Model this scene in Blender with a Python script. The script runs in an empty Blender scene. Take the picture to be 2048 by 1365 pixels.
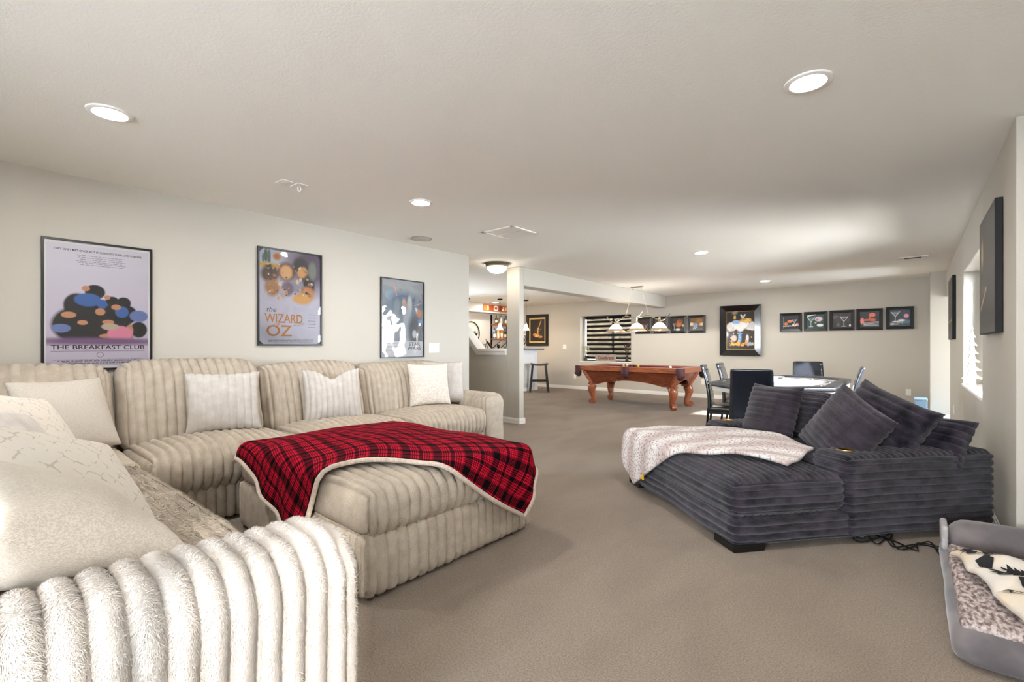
import bpy, bmesh, math, random
import numpy as np
from mathutils import Vector, Matrix
random.seed(7); np.random.seed(7)
scn = bpy.context.scene
col = scn.collection
PI = math.pi
R = math.radians

# ------------------------------------------------------------------ camera, world, sun, exposure
cam_d = bpy.data.cameras.new('camera'); cam = bpy.data.objects.new('camera', cam_d); col.objects.link(cam)
cam.location = (0, 0, 1.206); cam.rotation_euler = (R(90), 0, R(40.392))
cam_d.sensor_width = 36; cam_d.lens = 942 / 2048 * 36; cam_d.shift_y = 10.3 / 2048
cam_d.clip_start = .02; cam_d.clip_end = 200
scn.camera = cam
w = bpy.data.worlds.new('sky'); scn.world = w; w.use_nodes = True
bg = w.node_tree.nodes['Background']; bg.inputs[0].default_value = (.84, .92, 1.0, 1); bg.inputs[1].default_value = 12.0
SUN_TRAVEL = Vector((-.85, .53, -1.0 * math.tan(R(25))))
sd = bpy.data.lights.new('sun', 'SUN'); sd.energy = 9.0; sd.angle = R(1.2); sd.color = (1, .96, .9)
so = bpy.data.objects.new('sun', sd); col.objects.link(so)
so.rotation_euler = SUN_TRAVEL.to_track_quat('-Z', 'Y').to_euler(); so.location = (6, -4, 5)
def portal(name, loc, rot, sx, sy):
    d = bpy.data.lights.new(name, 'AREA'); d.shape = 'RECTANGLE'; d.size = sx; d.size_y = sy; d.cycles.is_portal = True
    o = bpy.data.objects.new(name, d); col.objects.link(o); o.location = loc; o.rotation_euler = rot
portal('portal_glass_door', (1.16, -1.22, 1.2), (R(90), 0, R(90)), 1.25, 2.4)
portal('portal_side_window', (.66, 6.24, 1.41), (R(90), 0, R(90)), 1.9, 1.3)
portal('portal_far_door', (2.58, 10.03, 1.0), (R(90), 0, R(90)), .98, 2.05)
portal('portal_back_window', (-6.31, 11.56, 1.41), (R(90), 0, R(180)), 1.6, 1.3)
portal('portal_added_rear', (-.4, -3.47, 1.4), (R(90), 0, 0), 2.1, 1.3)
portal('portal_added_bar', (-9.80, 6.7, 1.475), (R(90), 0, R(-90)), 1.7, 1.1)
vs = scn.view_settings
vs.view_transform = 'Standard'; vs.look = 'None'; vs.gamma = 1; vs.use_curve_mapping = False; vs.exposure = 2.12
cy = scn.cycles
cy.max_bounces = 8; cy.diffuse_bounces = 6; cy.glossy_bounces = 3; cy.transparent_max_bounces = 10; cy.use_adaptive_sampling = True; cy.adaptive_threshold = .06
cy.caustics_reflective = False; cy.caustics_refractive = False; cy.sample_clamp_indirect = 6

# ------------------------------------------------------------------ materials
def C(r, g, b, a=1):
    f = lambda v: (v / 255 / 12.92) if v / 255 <= .04045 else ((v / 255 + .055) / 1.055) ** 2.4
    return (f(r), f(g), f(b), a)
MATS = {}
def pm(name, c, rough=.5, metal=0, c2=None, nscale=20, ndetail=3, bump=0, bscale=200, bdist=.002, sheen=0, coat=0, emis=None, estr=0,
       spec=.5, stretch=None, bdetail=2, c2pos=(.4, .6), trans=0, coords='Object'):
    if name in MATS: return MATS[name]
    m = bpy.data.materials.new(name); m.use_nodes = True; nt = m.node_tree; b = nt.nodes['Principled BSDF']
    b.inputs['Base Color'].default_value = c; b.inputs['Roughness'].default_value = rough; b.inputs['Metallic'].default_value = metal
    b.inputs['Specular IOR Level'].default_value = spec
    if sheen: b.inputs['Sheen Weight'].default_value = sheen; b.inputs['Sheen Roughness'].default_value = .4
    if coat: b.inputs['Coat Weight'].default_value = coat; b.inputs['Coat Roughness'].default_value = .08
    if emis: b.inputs['Emission Color'].default_value = emis; b.inputs['Emission Strength'].default_value = estr
    if trans: b.inputs['Transmission Weight'].default_value = trans
    tc = nt.nodes.new('ShaderNodeTexCoord'); src = tc.outputs[coords]
    if stretch:
        mp = nt.nodes.new('ShaderNodeMapping'); mp.inputs['Scale'].default_value = stretch; nt.links.new(src, mp.inputs['Vector']); src = mp.outputs[0]
    if c2:
        n = nt.nodes.new('ShaderNodeTexNoise'); n.inputs['Scale'].default_value = nscale; n.inputs['Detail'].default_value = ndetail
        nt.links.new(src, n.inputs['Vector'])
        r = nt.nodes.new('ShaderNodeValToRGB'); r.color_ramp.elements[0].color = c; r.color_ramp.elements[1].color = c2
        r.color_ramp.elements[0].position, r.color_ramp.elements[1].position = c2pos
        nt.links.new(n.outputs[0], r.inputs[0]); nt.links.new(r.outputs[0], b.inputs['Base Color'])
    if bump:
        n = nt.nodes.new('ShaderNodeTexNoise'); n.inputs['Scale'].default_value = bscale; n.inputs['Detail'].default_value = bdetail
        nt.links.new(src, n.inputs['Vector'])
        bp = nt.nodes.new('ShaderNodeBump'); bp.inputs['Strength'].default_value = bump; bp.inputs['Distance'].default_value = bdist
        nt.links.new(n.outputs[0], bp.inputs['Height']); nt.links.new(bp.outputs[0], b.inputs['Normal'])
    MATS[name] = m
    return m
def attr_mat(name, rough=.5, coat=0):
    if name in MATS: return MATS[name]
    m = bpy.data.materials.new(name); m.use_nodes = True; nt = m.node_tree; b = nt.nodes['Principled BSDF']
    a = nt.nodes.new('ShaderNodeAttribute'); a.attribute_name = 'print'; nt.links.new(a.outputs['Color'], b.inputs['Base Color'])
    b.inputs['Roughness'].default_value = rough
    if coat: b.inputs['Coat Weight'].default_value = coat; b.inputs['Coat Roughness'].default_value = .05
    MATS[name] = m
    return m
def pane_mat(name, gloss=.08, ior=1.45, tint=(1, 1, 1, 1), wav=0):
    if name in MATS: return MATS[name]
    m = bpy.data.materials.new(name); m.use_nodes = True; nt = m.node_tree; nt.nodes.clear()
    o = nt.nodes.new('ShaderNodeOutputMaterial'); mx = nt.nodes.new('ShaderNodeMixShader'); t = nt.nodes.new('ShaderNodeBsdfTransparent')
    g = nt.nodes.new('ShaderNodeBsdfGlossy'); f = nt.nodes.new('ShaderNodeFresnel'); f.inputs[0].default_value = ior
    g.inputs['Roughness'].default_value = .03; t.inputs[0].default_value = tint
    if wav:
        n = nt.nodes.new('ShaderNodeTexNoise'); n.inputs['Scale'].default_value = 5; n.inputs['Detail'].default_value = 1
        tc = nt.nodes.new('ShaderNodeTexCoord'); nt.links.new(tc.outputs['Object'], n.inputs['Vector'])
        bp = nt.nodes.new('ShaderNodeBump'); bp.inputs['Strength'].default_value = 1; bp.inputs['Distance'].default_value = wav
        nt.links.new(n.outputs[0], bp.inputs['Height']); nt.links.new(bp.outputs[0], g.inputs['Normal'])
    nt.links.new(f.outputs[0], mx.inputs[0]); nt.links.new(t.outputs[0], mx.inputs[1]); nt.links.new(g.outputs[0], mx.inputs[2]); nt.links.new(mx.outputs[0], o.inputs[0])
    MATS[name] = m
    return m

WALL = pm('wall_paint', C(193, 188, 178), .85, bump=.35, bscale=140, bdist=.002, spec=.25)
CEIL = pm('ceiling_paint', C(239, 237, 231), .9, bump=.4, bscale=90, bdist=.002, spec=.2)
WHITE = pm('white_trim_paint', C(238, 236, 232), .45)
def carpet():
    m = pm('carpet', C(132, 116, 100), 1, c2=C(180, 162, 144), nscale=150, ndetail=3, bump=1, bscale=330, bdist=.010, spec=.08, sheen=.32, c2pos=(.3, .7)); nt = m.node_tree; b = nt.nodes['Principled BSDF']
    src = b.inputs['Base Color'].links[0].from_socket; tc = nt.nodes.new('ShaderNodeTexCoord'); mp = nt.nodes.new('ShaderNodeMapping')
    mp.inputs['Rotation'].default_value = (0, 0, R(-28)); mp.inputs['Scale'].default_value = (1.7, .8, 1); nt.links.new(tc.outputs['Object'], mp.inputs[0])
    n = nt.nodes.new('ShaderNodeTexNoise'); n.inputs['Scale'].default_value = 1.6; n.inputs['Detail'].default_value = 4; n.inputs['Distortion'].default_value = .6; nt.links.new(mp.outputs[0], n.inputs['Vector'])
    r = nt.nodes.new('ShaderNodeValToRGB'); r.color_ramp.elements[0].position = .35; r.color_ramp.elements[0].color = (.87, .86, .85, 1); r.color_ramp.elements[1].position = .6; r.color_ramp.elements[1].color = (1, 1, 1, 1); nt.links.new(n.outputs[0], r.inputs[0])
    mx = nt.nodes.new('ShaderNodeMix'); mx.data_type = 'RGBA'; mx.blend_type = 'MULTIPLY'; mx.inputs[0].default_value = 1; nt.links.new(src, mx.inputs[6]); nt.links.new(r.outputs[0], mx.inputs[7]); nt.links.new(mx.outputs[2], b.inputs['Base Color'])
    return m
CARPET = carpet()
def fur(name, a, b2, sc=5, bsc=260, bd=.006, sheen=.12, stretch=None, pos=(.3, .7)):
    return pm(name, a, .95, c2=b2, nscale=sc, ndetail=6, bump=.9, bscale=bsc, bdist=bd, spec=.12, sheen=sheen, stretch=stretch, c2pos=pos)
CREAM = fur('cream_plush', C(178, 166, 149), C(199, 187, 171), 16)
CREAMW = fur('pale_plush', C(196, 189, 181), C(214, 208, 202), 16)
DARK = fur('charcoal_plush', C(26, 24, 31), C(66, 58, 69), 11, 220, .005, .32, (1, 1, 1.8), (.34, .66))
DARK2 = fur('charcoal_plush_grey', C(42, 38, 45), C(68, 60, 69), 12, 220, .005, .3)
LINEN = pm('oatmeal_linen', C(196, 186, 173), .9, c2=C(214, 206, 195), nscale=120, ndetail=4, bump=.6, bscale=320, bdist=.003, spec=.15, stretch=(1, 6, 1))
BLACKF = pm('black_frame', C(16, 15, 16), .35)
BLKMET = pm('black_metal', C(22, 21, 22), .4, .6)
NICKEL = pm('brushed_nickel', C(178, 166, 146), .28, 1)
CHROME = pm('chrome', C(200, 200, 202), .12, 1)
WOOD = pm('cherry_wood', C(126, 62, 34), .28, c2=C(166, 92, 54), nscale=6, ndetail=8, coat=.5, stretch=(1.5, 14, 14), bump=.05, bscale=40)
WOOD2 = pm('dark_cherry_wood', C(98, 44, 26), .3, c2=C(134, 66, 38), nscale=6, ndetail=8, coat=.5, stretch=(1.2, 10, 10))
FELT = pm('burgundy_felt', C(110, 22, 28), .95, bump=.3, bscale=500, bdist=.001, sheen=.3)
LEATHER = pm('oxblood_leather', C(62, 26, 30), .6, c2=C(88, 42, 46), nscale=80, bump=.4, bscale=160)
VINYL = pm('black_vinyl', C(22, 23, 28), .38, coat=.15, bump=.1, bscale=300)
VINYLG = pm('black_vinyl_sheen', C(34, 38, 46), .22, coat=.6)

# ------------------------------------------------------------------ mesh helpers
def setp(o, label=None, cat=None, group=None, kind=None):
    if label: o['label'] = label
    if cat: o['category'] = cat
    if group: o['group'] = group
    if kind: o['kind'] = kind
    return o
def thing(name, label, cat, loc=(0, 0, 0), rotz=0, group=None):
    o = bpy.data.objects.new(name, None); col.objects.link(o); o.empty_display_size = .1
    o.location = loc; o.rotation_euler = (0, 0, rotz)
    return setp(o, label, cat, group)
def mk(name, verts, faces, mat=None, parent=None, smooth=True, sharp=40, loc=None):
    me = bpy.data.meshes.new(name)
    me.from_pydata([tuple(v) for v in verts] if not isinstance(verts, np.ndarray) else verts.tolist(), [], faces if isinstance(faces, list) else faces.tolist())
    me.update()
    if smooth:
        me.polygons.foreach_set('use_smooth', [True] * len(me.polygons))
        if sharp: me.set_sharp_from_angle(angle=R(sharp))
    o = bpy.data.objects.new(name, me); col.objects.link(o)
    if mat: me.materials.append(mat)
    if parent: o.parent = parent
    if loc is not None: o.location = loc
    return o
def link_copy(o, parent=None, loc=None, rot=None):
    c = o.copy(); col.objects.link(c); c.parent = parent
    if loc is not None: c.location = loc
    if rot is not None: c.rotation_euler = rot
    return c
def copy_tree(o, parent=None):
    c = link_copy(o, parent)
    for ch in list(o.children): copy_tree(ch, c)
    return c
def frame_axes(d):
    d = Vector(d).normalized(); a = Vector((0, 0, 1)) if abs(d.z) < .9 else Vector((1, 0, 0))
    u = d.cross(a).normalized(); return u, d.cross(u).normalized()
class MB:
    def __init__(s): s.v = []; s.f = []
    def add(s, vs, fs):
        n = len(s.v); s.v += [tuple(q) for q in vs]; s.f += [tuple(i + n for i in f) for f in fs]; return s
    def box(s, x0, x1, y0, y1, z0, z1):
        return s.add([(x0, y0, z0), (x1, y0, z0), (x1, y1, z0), (x0, y1, z0), (x0, y0, z1), (x1, y0, z1), (x1, y1, z1), (x0, y1, z1)],
                     [(0, 3, 2, 1), (4, 5, 6, 7), (0, 1, 5, 4), (1, 2, 6, 5), (2, 3, 7, 6), (3, 0, 4, 7)])
    def bar(s, p0, p1, w_, h_, up=(0, 0, 1), w1=None, h1=None):
        p0, p1 = Vector(p0), Vector(p1); d = (p1 - p0).normalized(); a = Vector(up)
        if abs(d.dot(a)) > .98: a = Vector((1, 0, 0))
        u = d.cross(a).normalized(); n = u.cross(d).normalized(); w1 = w1 or w_; h1 = h1 or h_
        vs = [p0 + u * sx * w_ / 2 + n * sy * h_ / 2 for sx, sy in ((-1, -1), (1, -1), (1, 1), (-1, 1))] + [p1 + u * sx * w1 / 2 + n * sy * h1 / 2 for sx, sy in ((-1, -1), (1, -1), (1, 1), (-1, 1))]
        return s.add(vs, [(0, 3, 2, 1), (4, 5, 6, 7), (0, 1, 5, 4), (1, 2, 6, 5), (2, 3, 7, 6), (3, 0, 4, 7)])
    def tube(s, pts, r, n=8, closed=False, caps=True):
        pts = [Vector(p) for p in pts]; m = len(pts); rr = r if hasattr(r, '__len__') else [r] * m
        vs = []; fs = []; u = None
        for i, p in enumerate(pts):
            a = pts[(i - 1) % m] if (closed or i > 0) else p; b = pts[(i + 1) % m] if (closed or i < m - 1) else p
            d = (b - a).normalized()
            if u is None: u, _ = frame_axes(d)
            u = (u - d * u.dot(d)).normalized(); vv = d.cross(u)
            for k in range(n):
                t = 2 * PI * k / n; vs.append(p + (u * math.cos(t) + vv * math.sin(t)) * rr[i])
        for i in range(m if closed else m - 1):
            j = (i + 1) % m
            for k in range(n):
                k2 = (k + 1) % n; fs.append((i * n + k, i * n + k2, j * n + k2, j * n + k))
        if caps and not closed: fs.append(tuple(range(n))[::-1]); fs.append(tuple((m - 1) * n + k for k in range(n)))
        return s.add(vs, fs)
    def lathe(s, prof, c=(0, 0, 0), n=24, wave=0, nw=0):
        vs = []; fs = []; m = len(prof)
        for r, z in prof:
            for k in range(n):
                t = 2 * PI * k / n; q = r * (1 + wave * math.cos(nw * t)); vs.append((c[0] + q * math.cos(t), c[1] + q * math.sin(t), c[2] + z))
        for i in range(m - 1):
            for k in range(n):
                k2 = (k + 1) % n; fs.append((i * n + k, i * n + k2, (i + 1) * n + k2, (i + 1) * n + k))
        if prof[0][0] > 1e-4: fs.append(tuple(range(n))[::-1])
        if prof[-1][0] > 1e-4: fs.append(tuple((m - 1) * n + k for k in range(n)))
        return s.add(vs, fs)
    def prism(s, poly, z0, z1, M=None):
        n = len(poly); vs = [(x, y, z0) for x, y in poly] + [(x, y, z1) for x, y in poly]
        if M is not None: vs = [M @ Vector(q) for q in vs]
        return s.add(vs, [tuple(range(n))[::-1], tuple(range(n, 2 * n))] + [(i, (i + 1) % n, n + (i + 1) % n, n + i) for i in range(n)])
    def build(s, name, mat, parent=None, smooth=True, bevel=0, sharp=40, loc=None, seg=2):
        o = mk(name, s.v, s.f, mat, parent, smooth, sharp, loc)
        if bevel:
            b = o.modifiers.new('bevel', 'BEVEL'); b.width = bevel; b.segments = seg; b.limit_method = 'ANGLE'; b.angle_limit = R(35)
        return o
def torus_pts(c, r, ax='z', n=24):
    out = []
    for k in range(n):
        t = 2 * PI * k / n; a, b = r * math.cos(t), r * math.sin(t)
        out.append({'z': (c[0] + a, c[1] + b, c[2]), 'x': (c[0], c[1] + a, c[2] + b), 'y': (c[0] + a, c[1], c[2] + b)}[ax])
    return out
def crom(pts, n=8):
    P = [Vector(p) for p in pts]; out = []
    for i in range(len(P) - 1):
        a, b, c_, d = P[max(i - 1, 0)], P[i], P[i + 1], P[min(i + 2, len(P) - 1)]
        for k in range(n):
            t = k / n; out.append(.5 * ((2 * b) + (c_ - a) * t + (2 * a - 5 * b + 4 * c_ - d) * t * t + (3 * b - a - 3 * c_ + d) * t ** 3))
    return out + [P[-1]]
def wob(P, seed, freq=3.0):
    rs = np.random.RandomState(seed); out = np.zeros(len(P))
    for k in range(7):
        d = rs.randn(3) * freq * (1 + .35 * k); out += np.sin(P @ d + rs.rand() * 6.28) / (1 + .4 * k)
    return out / 2.6
def ribp(s, pitch, phase=0):
    f = np.mod(s / pitch + phase, 1.0); return np.clip(1 - (2 * f - 1) ** 2, 0, 1) ** .55
def rbox(dim, r=.05, steps=(.03, .03, .03), ribs=None, puff=(0, 0, 0), wobble=0, seed=1, shape=None, wfreq=5):
    """rounded, puffed box with corduroy channels. ribs=(axis on top/bottom, axis on sides, pitch, amplitude)"""
    h = np.array(dim) / 2; n = [max(4, int(round(dim[i] / steps[i]))) for i in range(3)]
    V = []; F = []; off = 0
    for k in range(3):
        a, b = (k + 1) % 3, (k + 2) % 3
        ua = np.linspace(-1, 1, n[a] + 1); ub = np.linspace(-1, 1, n[b] + 1)
        A, B = np.meshgrid(ua, ub, indexing='ij')
        for sg in (-1, 1):
            P = np.zeros(A.shape + (3,)); P[..., a] = A * h[a]; P[..., b] = B * h[b]; P[..., k] = sg * h[k]
            V.append(P.reshape(-1, 3)); na, nb = n[a] + 1, n[b] + 1
            idx = np.arange(na * nb).reshape(na, nb) + off; off += na * nb
            q = np.stack([idx[:-1, :-1], idx[1:, :-1], idx[1:, 1:], idx[:-1, 1:]], -1).reshape(-1, 4)
            F.append(q if sg > 0 else q[:, ::-1])
    Q = np.concatenate(V); F = np.concatenate(F)
    key = np.round(Q * 1e5).astype(np.int64); _, first, inv = np.unique(key, axis=0, return_index=True, return_inverse=True)
    Q = Q[first]; F = inv.reshape(-1)[F]
    inner = np.clip(Q, -(h - r), h - r); d = Q - inner; N = d / np.maximum(np.linalg.norm(d, axis=1, keepdims=True), 1e-9)
    P = inner + N * r; U = Q / h
    for k in range(3):
        a, b = (k + 1) % 3, (k + 2) % 3
        P[:, k] += np.sign(N[:, k]) * puff[k] * np.abs(N[:, k]) * (1 - U[:, a] ** 2) * (1 - U[:, b] ** 2)
    disp = np.zeros(len(Q))
    if ribs:
        at, as_, pitch, amp = ribs; top = np.abs(N[:, 2]) > .72
        sv = Q + .006 * np.stack([wob(Q, seed + 5, 4), wob(Q, seed + 6, 4), wob(Q, seed + 7, 4)], 1)
        for msk, ax in ((top, at), (~top, as_)):
            if ax is None: continue
            w_ = np.clip((.85 - np.abs(N[:, ax])) / .3, 0, 1)
            disp += np.where(msk, amp * (ribp(sv[:, ax], pitch, .5 * (int(dim[ax] / pitch) % 2)) - .6) * w_, 0)
    if wobble: disp += wobble * wob(Q, seed, wfreq)
    P = P + N * disp[:, None]
    if shape is not None: P = shape(P, U)
    return P, F
def pillow(wd, ht, th, ribs=None, n=40, seed=1, chop=0, wobble=.006, pinch=.07, sag=0):
    """scatter cushion in its own xy plane, x wide, y high, z thick. ribs=(axis, pitch, amplitude)"""
    nu = nv = n
    if ribs:
        k = int((wd, ht)[ribs[0]] / ribs[1] * 8)
        if ribs[0] == 0: nu = k
        else: nv = k
    u = np.linspace(-1, 1, nu + 1); v = np.linspace(-1, 1, nv + 1); A, B = np.meshgrid(u, v, indexing='ij')
    a = A.ravel(); b = B.ravel()
    f = np.clip((1 - np.abs(a) ** 2.4) * (1 - np.abs(b) ** 2.4), 0, 1) ** .48
    x = wd / 2 * a * (1 - pinch * (1 - b * b)); y = ht / 2 * b * (1 - pinch * (1 - a * a))
    if chop: y = y - chop * np.exp(-(a / .38) ** 2) * np.clip(b, 0, 1) ** 3 * ht
    if sag: y = y - sag * ht * (1 - a * a) * np.clip(b, 0, 1)
    V = []
    for sg in (1, -1):
        z = sg * th / 2 * f
        P = np.stack([x, y, z], 1); N = np.stack([.35 * a ** 5, .35 * b ** 5, sg * (.2 + .8 * f)], 1); N /= np.linalg.norm(N, axis=1, keepdims=True)
        dd = wobble * wob(P, seed, 9) * f
        if ribs:
            s_ = (x, y)[ribs[0]] if not chop else (wd / 2 * a, ht / 2 * b)[ribs[0]]
            dd = dd + ribs[2] * (ribp(s_, ribs[1], .5) - .55)
        if chop: P[:, 2] -= sg * th * .16 * np.exp(-(a / .3) ** 2) * np.clip(b, 0, 1)
        V.append(P + N * dd[:, None])
    na, nb = nu + 1, nv + 1; i1 = np.arange(na * nb).reshape(na, nb); i2 = i1 + na * nb
    edge = np.zeros((na, nb), bool); edge[0] = edge[-1] = True; edge[:, 0] = edge[:, -1] = True
    V0, V1 = V; e = edge.ravel(); mid = (V0[e] + V1[e]) / 2; V0[e] = mid
    i2 = np.where(edge, i1, i2)
    q = lambda i: np.stack([i[:-1, :-1], i[1:, :-1], i[1:, 1:], i[:-1, 1:]], -1).reshape(-1, 4)
    F = np.concatenate([q(i1), q(i2)[:, ::-1]])
    P = np.concatenate([V0, V1]); used = np.unique(F); remap = np.full(len(P), -1); remap[used] = np.arange(len(used))
    return P[used], remap[F]
def orient(o, loc, normal, up):
    n = Vector(normal).normalized(); u = Vector(up); x = u.cross(n).normalized(); y = n.cross(x)
    o.matrix_world = Matrix(((x.x, y.x, n.x, loc[0]), (x.y, y.y, n.y, loc[1]), (x.z, y.z, n.z, loc[2]), (0, 0, 0, 1)))
    return o
def text_mesh(txt, size, bold=False, shear=0, ext=.0006, space=1, width=None):
    cu = bpy.data.curves.new('lettering', 'FONT'); cu.body = txt; cu.size = size; cu.align_x = 'CENTER'; cu.align_y = 'CENTER'
    cu.extrude = ext; cu.shear = shear; cu.space_character = space; cu.resolution_u = 3
    if bold: cu.offset = size * .012
    o = bpy.data.objects.new('lettering', cu); col.objects.link(o); dg = bpy.context.evaluated_depsgraph_get()
    me = bpy.data.meshes.new_from_object(o.evaluated_get(dg)); bpy.data.objects.remove(o)
    vs = np.array([v.co[:] for v in me.vertices]) if len(me.vertices) else np.zeros((0, 3)); fs = [tuple(p.vertices) for p in me.polygons]
    bpy.data.meshes.remove(me)
    if width and len(vs):
        k = width / (vs[:, 0].max() - vs[:, 0].min()); vs[:, 0] *= k
    return vs, fs
class Art:
    """a small picture painted in numpy and carried as vertex colours on one flat grid (flat print)"""
    def __init__(s, wd, ht, px, bgc):
        s.w, s.h = wd, ht; s.nx = max(4, int(wd / px)); s.ny = max(4, int(ht / px))
        X, Y = np.meshgrid(np.linspace(0, 1, s.nx + 1), np.linspace(0, 1, s.ny + 1), indexing='ij'); s.X, s.Y = X, Y; s.asp = ht / wd
        s.c = np.zeros(X.shape + (3,)); s.c[:] = C(*bgc)[:3]
    def blend(s, m, c): s.c = s.c * (1 - m[..., None]) + np.array(C(*c)[:3]) * m[..., None]; return s
    def ell(s, cx, cy_, rx, ry, c, soft=.12, rot=0):
        dx, dy = s.X - cx, (s.Y - cy_) * s.asp; k, q = math.cos(rot), math.sin(rot); a, b = dx * k + dy * q, -dx * q + dy * k
        d = np.sqrt((a / rx) ** 2 + (b / (ry * s.asp)) ** 2); return s.blend(np.clip((1 - d) / soft + .5, 0, 1), c)
    def rect(s, x0, x1, y0, y1, c): return s.blend(((s.X >= x0) & (s.X <= x1) & (s.Y >= y0) & (s.Y <= y1)).astype(float), c)
    def line(s, x0, y0, x1, y1, wd, c):
        ax, ay, bx, by = x0, y0 * s.asp, x1, y1 * s.asp; L = (bx - ax) ** 2 + (by - ay) ** 2 + 1e-9; px, py = s.X, s.Y * s.asp
        t = np.clip(((px - ax) * (bx - ax) + (py - ay) * (by - ay)) / L, 0, 1); d = np.hypot(px - ax - t * (bx - ax), py - ay - t * (by - ay))
        return s.blend(np.clip((wd - d) / (wd * .6) + .2, 0, 1), c)
    def grad(s, y0, y1, c0, c1):
        m = np.clip((s.Y - y0) / (y1 - y0), 0, 1); on = (s.Y >= min(y0, y1)).astype(float)
        s.c = np.array(C(*c0)[:3]) * (1 - m[..., None]) + np.array(C(*c1)[:3]) * m[..., None]; return s
    def speck(s, n, box, cs, r0, r1, seed=1):
        rs = random.Random(seed)
        for _ in range(n):
            r = rs.uniform(r0, r1); s.ell(rs.uniform(box[0], box[1]), rs.uniform(box[2], box[3]), r, r * rs.uniform(.5, 1.6) / s.asp, rs.choice(cs), .5, rs.uniform(0, 3))
        return s
    def build(s, mat, parent, z, name='artwork'):
        nx, ny = s.nx + 1, s.ny + 1; V = np.stack([(s.X - .5) * s.w, (s.Y - .5) * s.h, np.full(s.X.shape, z)], -1).reshape(-1, 3)
        i = np.arange(nx * ny).reshape(nx, ny); F = np.stack([i[:-1, :-1], i[1:, :-1], i[1:, 1:], i[:-1, 1:]], -1).reshape(-1, 4)
        o = mk(name, V, F, mat, parent, False); a = o.data.color_attributes.new('print', 'FLOAT_COLOR', 'POINT')
        cc = np.concatenate([s.c.reshape(-1, 3), np.ones((nx * ny, 1))], 1); a.data.foreach_set('color', cc.astype(np.float32).ravel())
        return o

# ------------------------------------------------------------------ room shell
H = 2.44; XL = -4.623; XR = .4217; YB = 11.26; XN = 1.0; YN = 3.675
def struct(name, mb, mat, **k): return setp(mb.build(name, mat, **k), kind='structure')
def slab(name, x0, x1, y0, y1, z, up, mat, nx=1, ny=1):
    return struct(name, MB().box(x0, x1, y0, y1, z if up else z - .15, z + .15 if up else z), mat, smooth=False)
slab('floor', -10.2, 2.9, -3.5, 11.9, 0, False, CARPET)
struct('ceiling', MB().box(-10.2, 1.2, -3.5, 11.6, H, H + .15).box(1.2, 2.65, 9.35, 11.6, H, H + .15), CEIL, smooth=False)
struct('wall_left', MB().box(XL - .12, XL, -3.3, 4.524, 0, H), WALL, smooth=False)
W1 = (5.28, 7.171, .79, 2.02)
m = MB().box(XR, XR + .24, YN, W1[0], 0, H).box(XR, XR + .24, W1[1], 9.55, 0, H).box(XR, XR + .24, W1[0], W1[1], 0, W1[2]).box(XR, XR + .24, W1[0], W1[1], W1[3], H)
m.box(XR, XR + .24, 9.55, 10.5, 2.01, H)
struct('wall_right', m, WALL, smooth=False, bevel=.008)
struct('wall_right_return', MB().box(XR + .24, XN + .25, YN, YN + .2, 0, H), WALL, smooth=False)
D1 = (-1.80, -.62, 2.36)
struct('wall_right_near', MB().box(XN, XN + .2, -3.3, D1[0], 0, H).box(XN, XN + .2, D1[1], YN + .1, 0, H).box(XN, XN + .2, D1[0], D1[1], D1[2], H), WALL, smooth=False)
W3 = (-1.4, .6, .8, 2.0)
struct('wall_rear', MB().box(-4.8, W3[0], -3.5, -3.3, 0, H).box(W3[1], 1.25, -3.5, -3.3, 0, H).box(W3[0], W3[1], -3.5, -3.3, 0, W3[2]).box(W3[0], W3[1], -3.5, -3.3, W3[3], H), WALL, smooth=False)
W2 = (-7.084, -5.544, .79, 2.035)
m = MB().box(-10, W2[0], YB, YB + .3, 0, H).box(W2[1], 1.4, YB, YB + .3, 0, H).box(W2[0], W2[1], YB, YB + .3, 0, W2[2]).box(W2[0], W2[1], YB, YB + .3, W2[3], H)
struct('wall_back', m, WALL, smooth=False)
struct('wall_column', MB().box(.222, 2.65, 10.5, YB, 0, H), WALL, smooth=False)
struct('wall_far_alcove', MB().box(XR + .24, 2.65, 9.35, 9.55, 0, H).box(2.45, 2.65, 9.55, 10.5, 2.05, H), WALL, smooth=False)  # unseen alcove, made deep so direct sun stops before the room
W4 = (5.9, 7.5, .95, 2.0)
struct('wall_bar', MB().box(-9.85, -9.7, 4.3, W4[0], 0, H).box(-9.85, -9.7, W4[1], YB, 0, H).box(-9.85, -9.7, W4[0], W4[1], 0, W4[2]).box(-9.85, -9.7, W4[0], W4[1], W4[3], H), WALL, smooth=False)
struct('wall_stair', MB().box(-9.8, XL - .12, 4.25, 4.4, 0, H), WALL, smooth=False)
# post, beam and stair half wall, all one drywall body
PX0, PX1, PY0, PY1 = -4.885, XL, 5.61, 5.723
m = MB().box(PX0, PX1, PY0, PY1, 0, H).box(PX0, PX1, PY1, YB, 2.15, H)
poly = [(PX0, 0), (PX0, 1.075), (-5.5, 1.075), (-6.75, 2.3), (-9.7, 2.3), (-9.7, 0)]
Mx = Matrix(((1, 0, 0, 0), (0, 0, 1, 0), (0, 1, 0, 0), (0, 0, 0, 1)))
m.prism(poly, PY0, PY1, Mx)
struct('wall_stair_post', m, WALL, smooth=False, bevel=.012)
cap = [(PX0, 1.09), (PX0, 1.165), (-5.47, 1.165), (-6.72, 2.39), (-6.79, 2.32), (-5.5, 1.075), (PX0, 1.075)]
m = MB().prism([(PX0, 1.12), (PX0, 1.165), (-5.49, 1.165), (-6.74, 2.40), (-6.78, 2.36), (-5.51, 1.12)], PY0 - .045, PY1 + .045, Mx)
m.prism([(PX0, 1.065), (PX0, 1.12), (-5.51, 1.12), (-6.78, 2.36), (-6.80, 2.32), (-5.54, 1.065)], PY0 - .02, PY1 + .02, Mx)
struct('trim_1', m, WHITE, smooth=False, bevel=.006)
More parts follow.
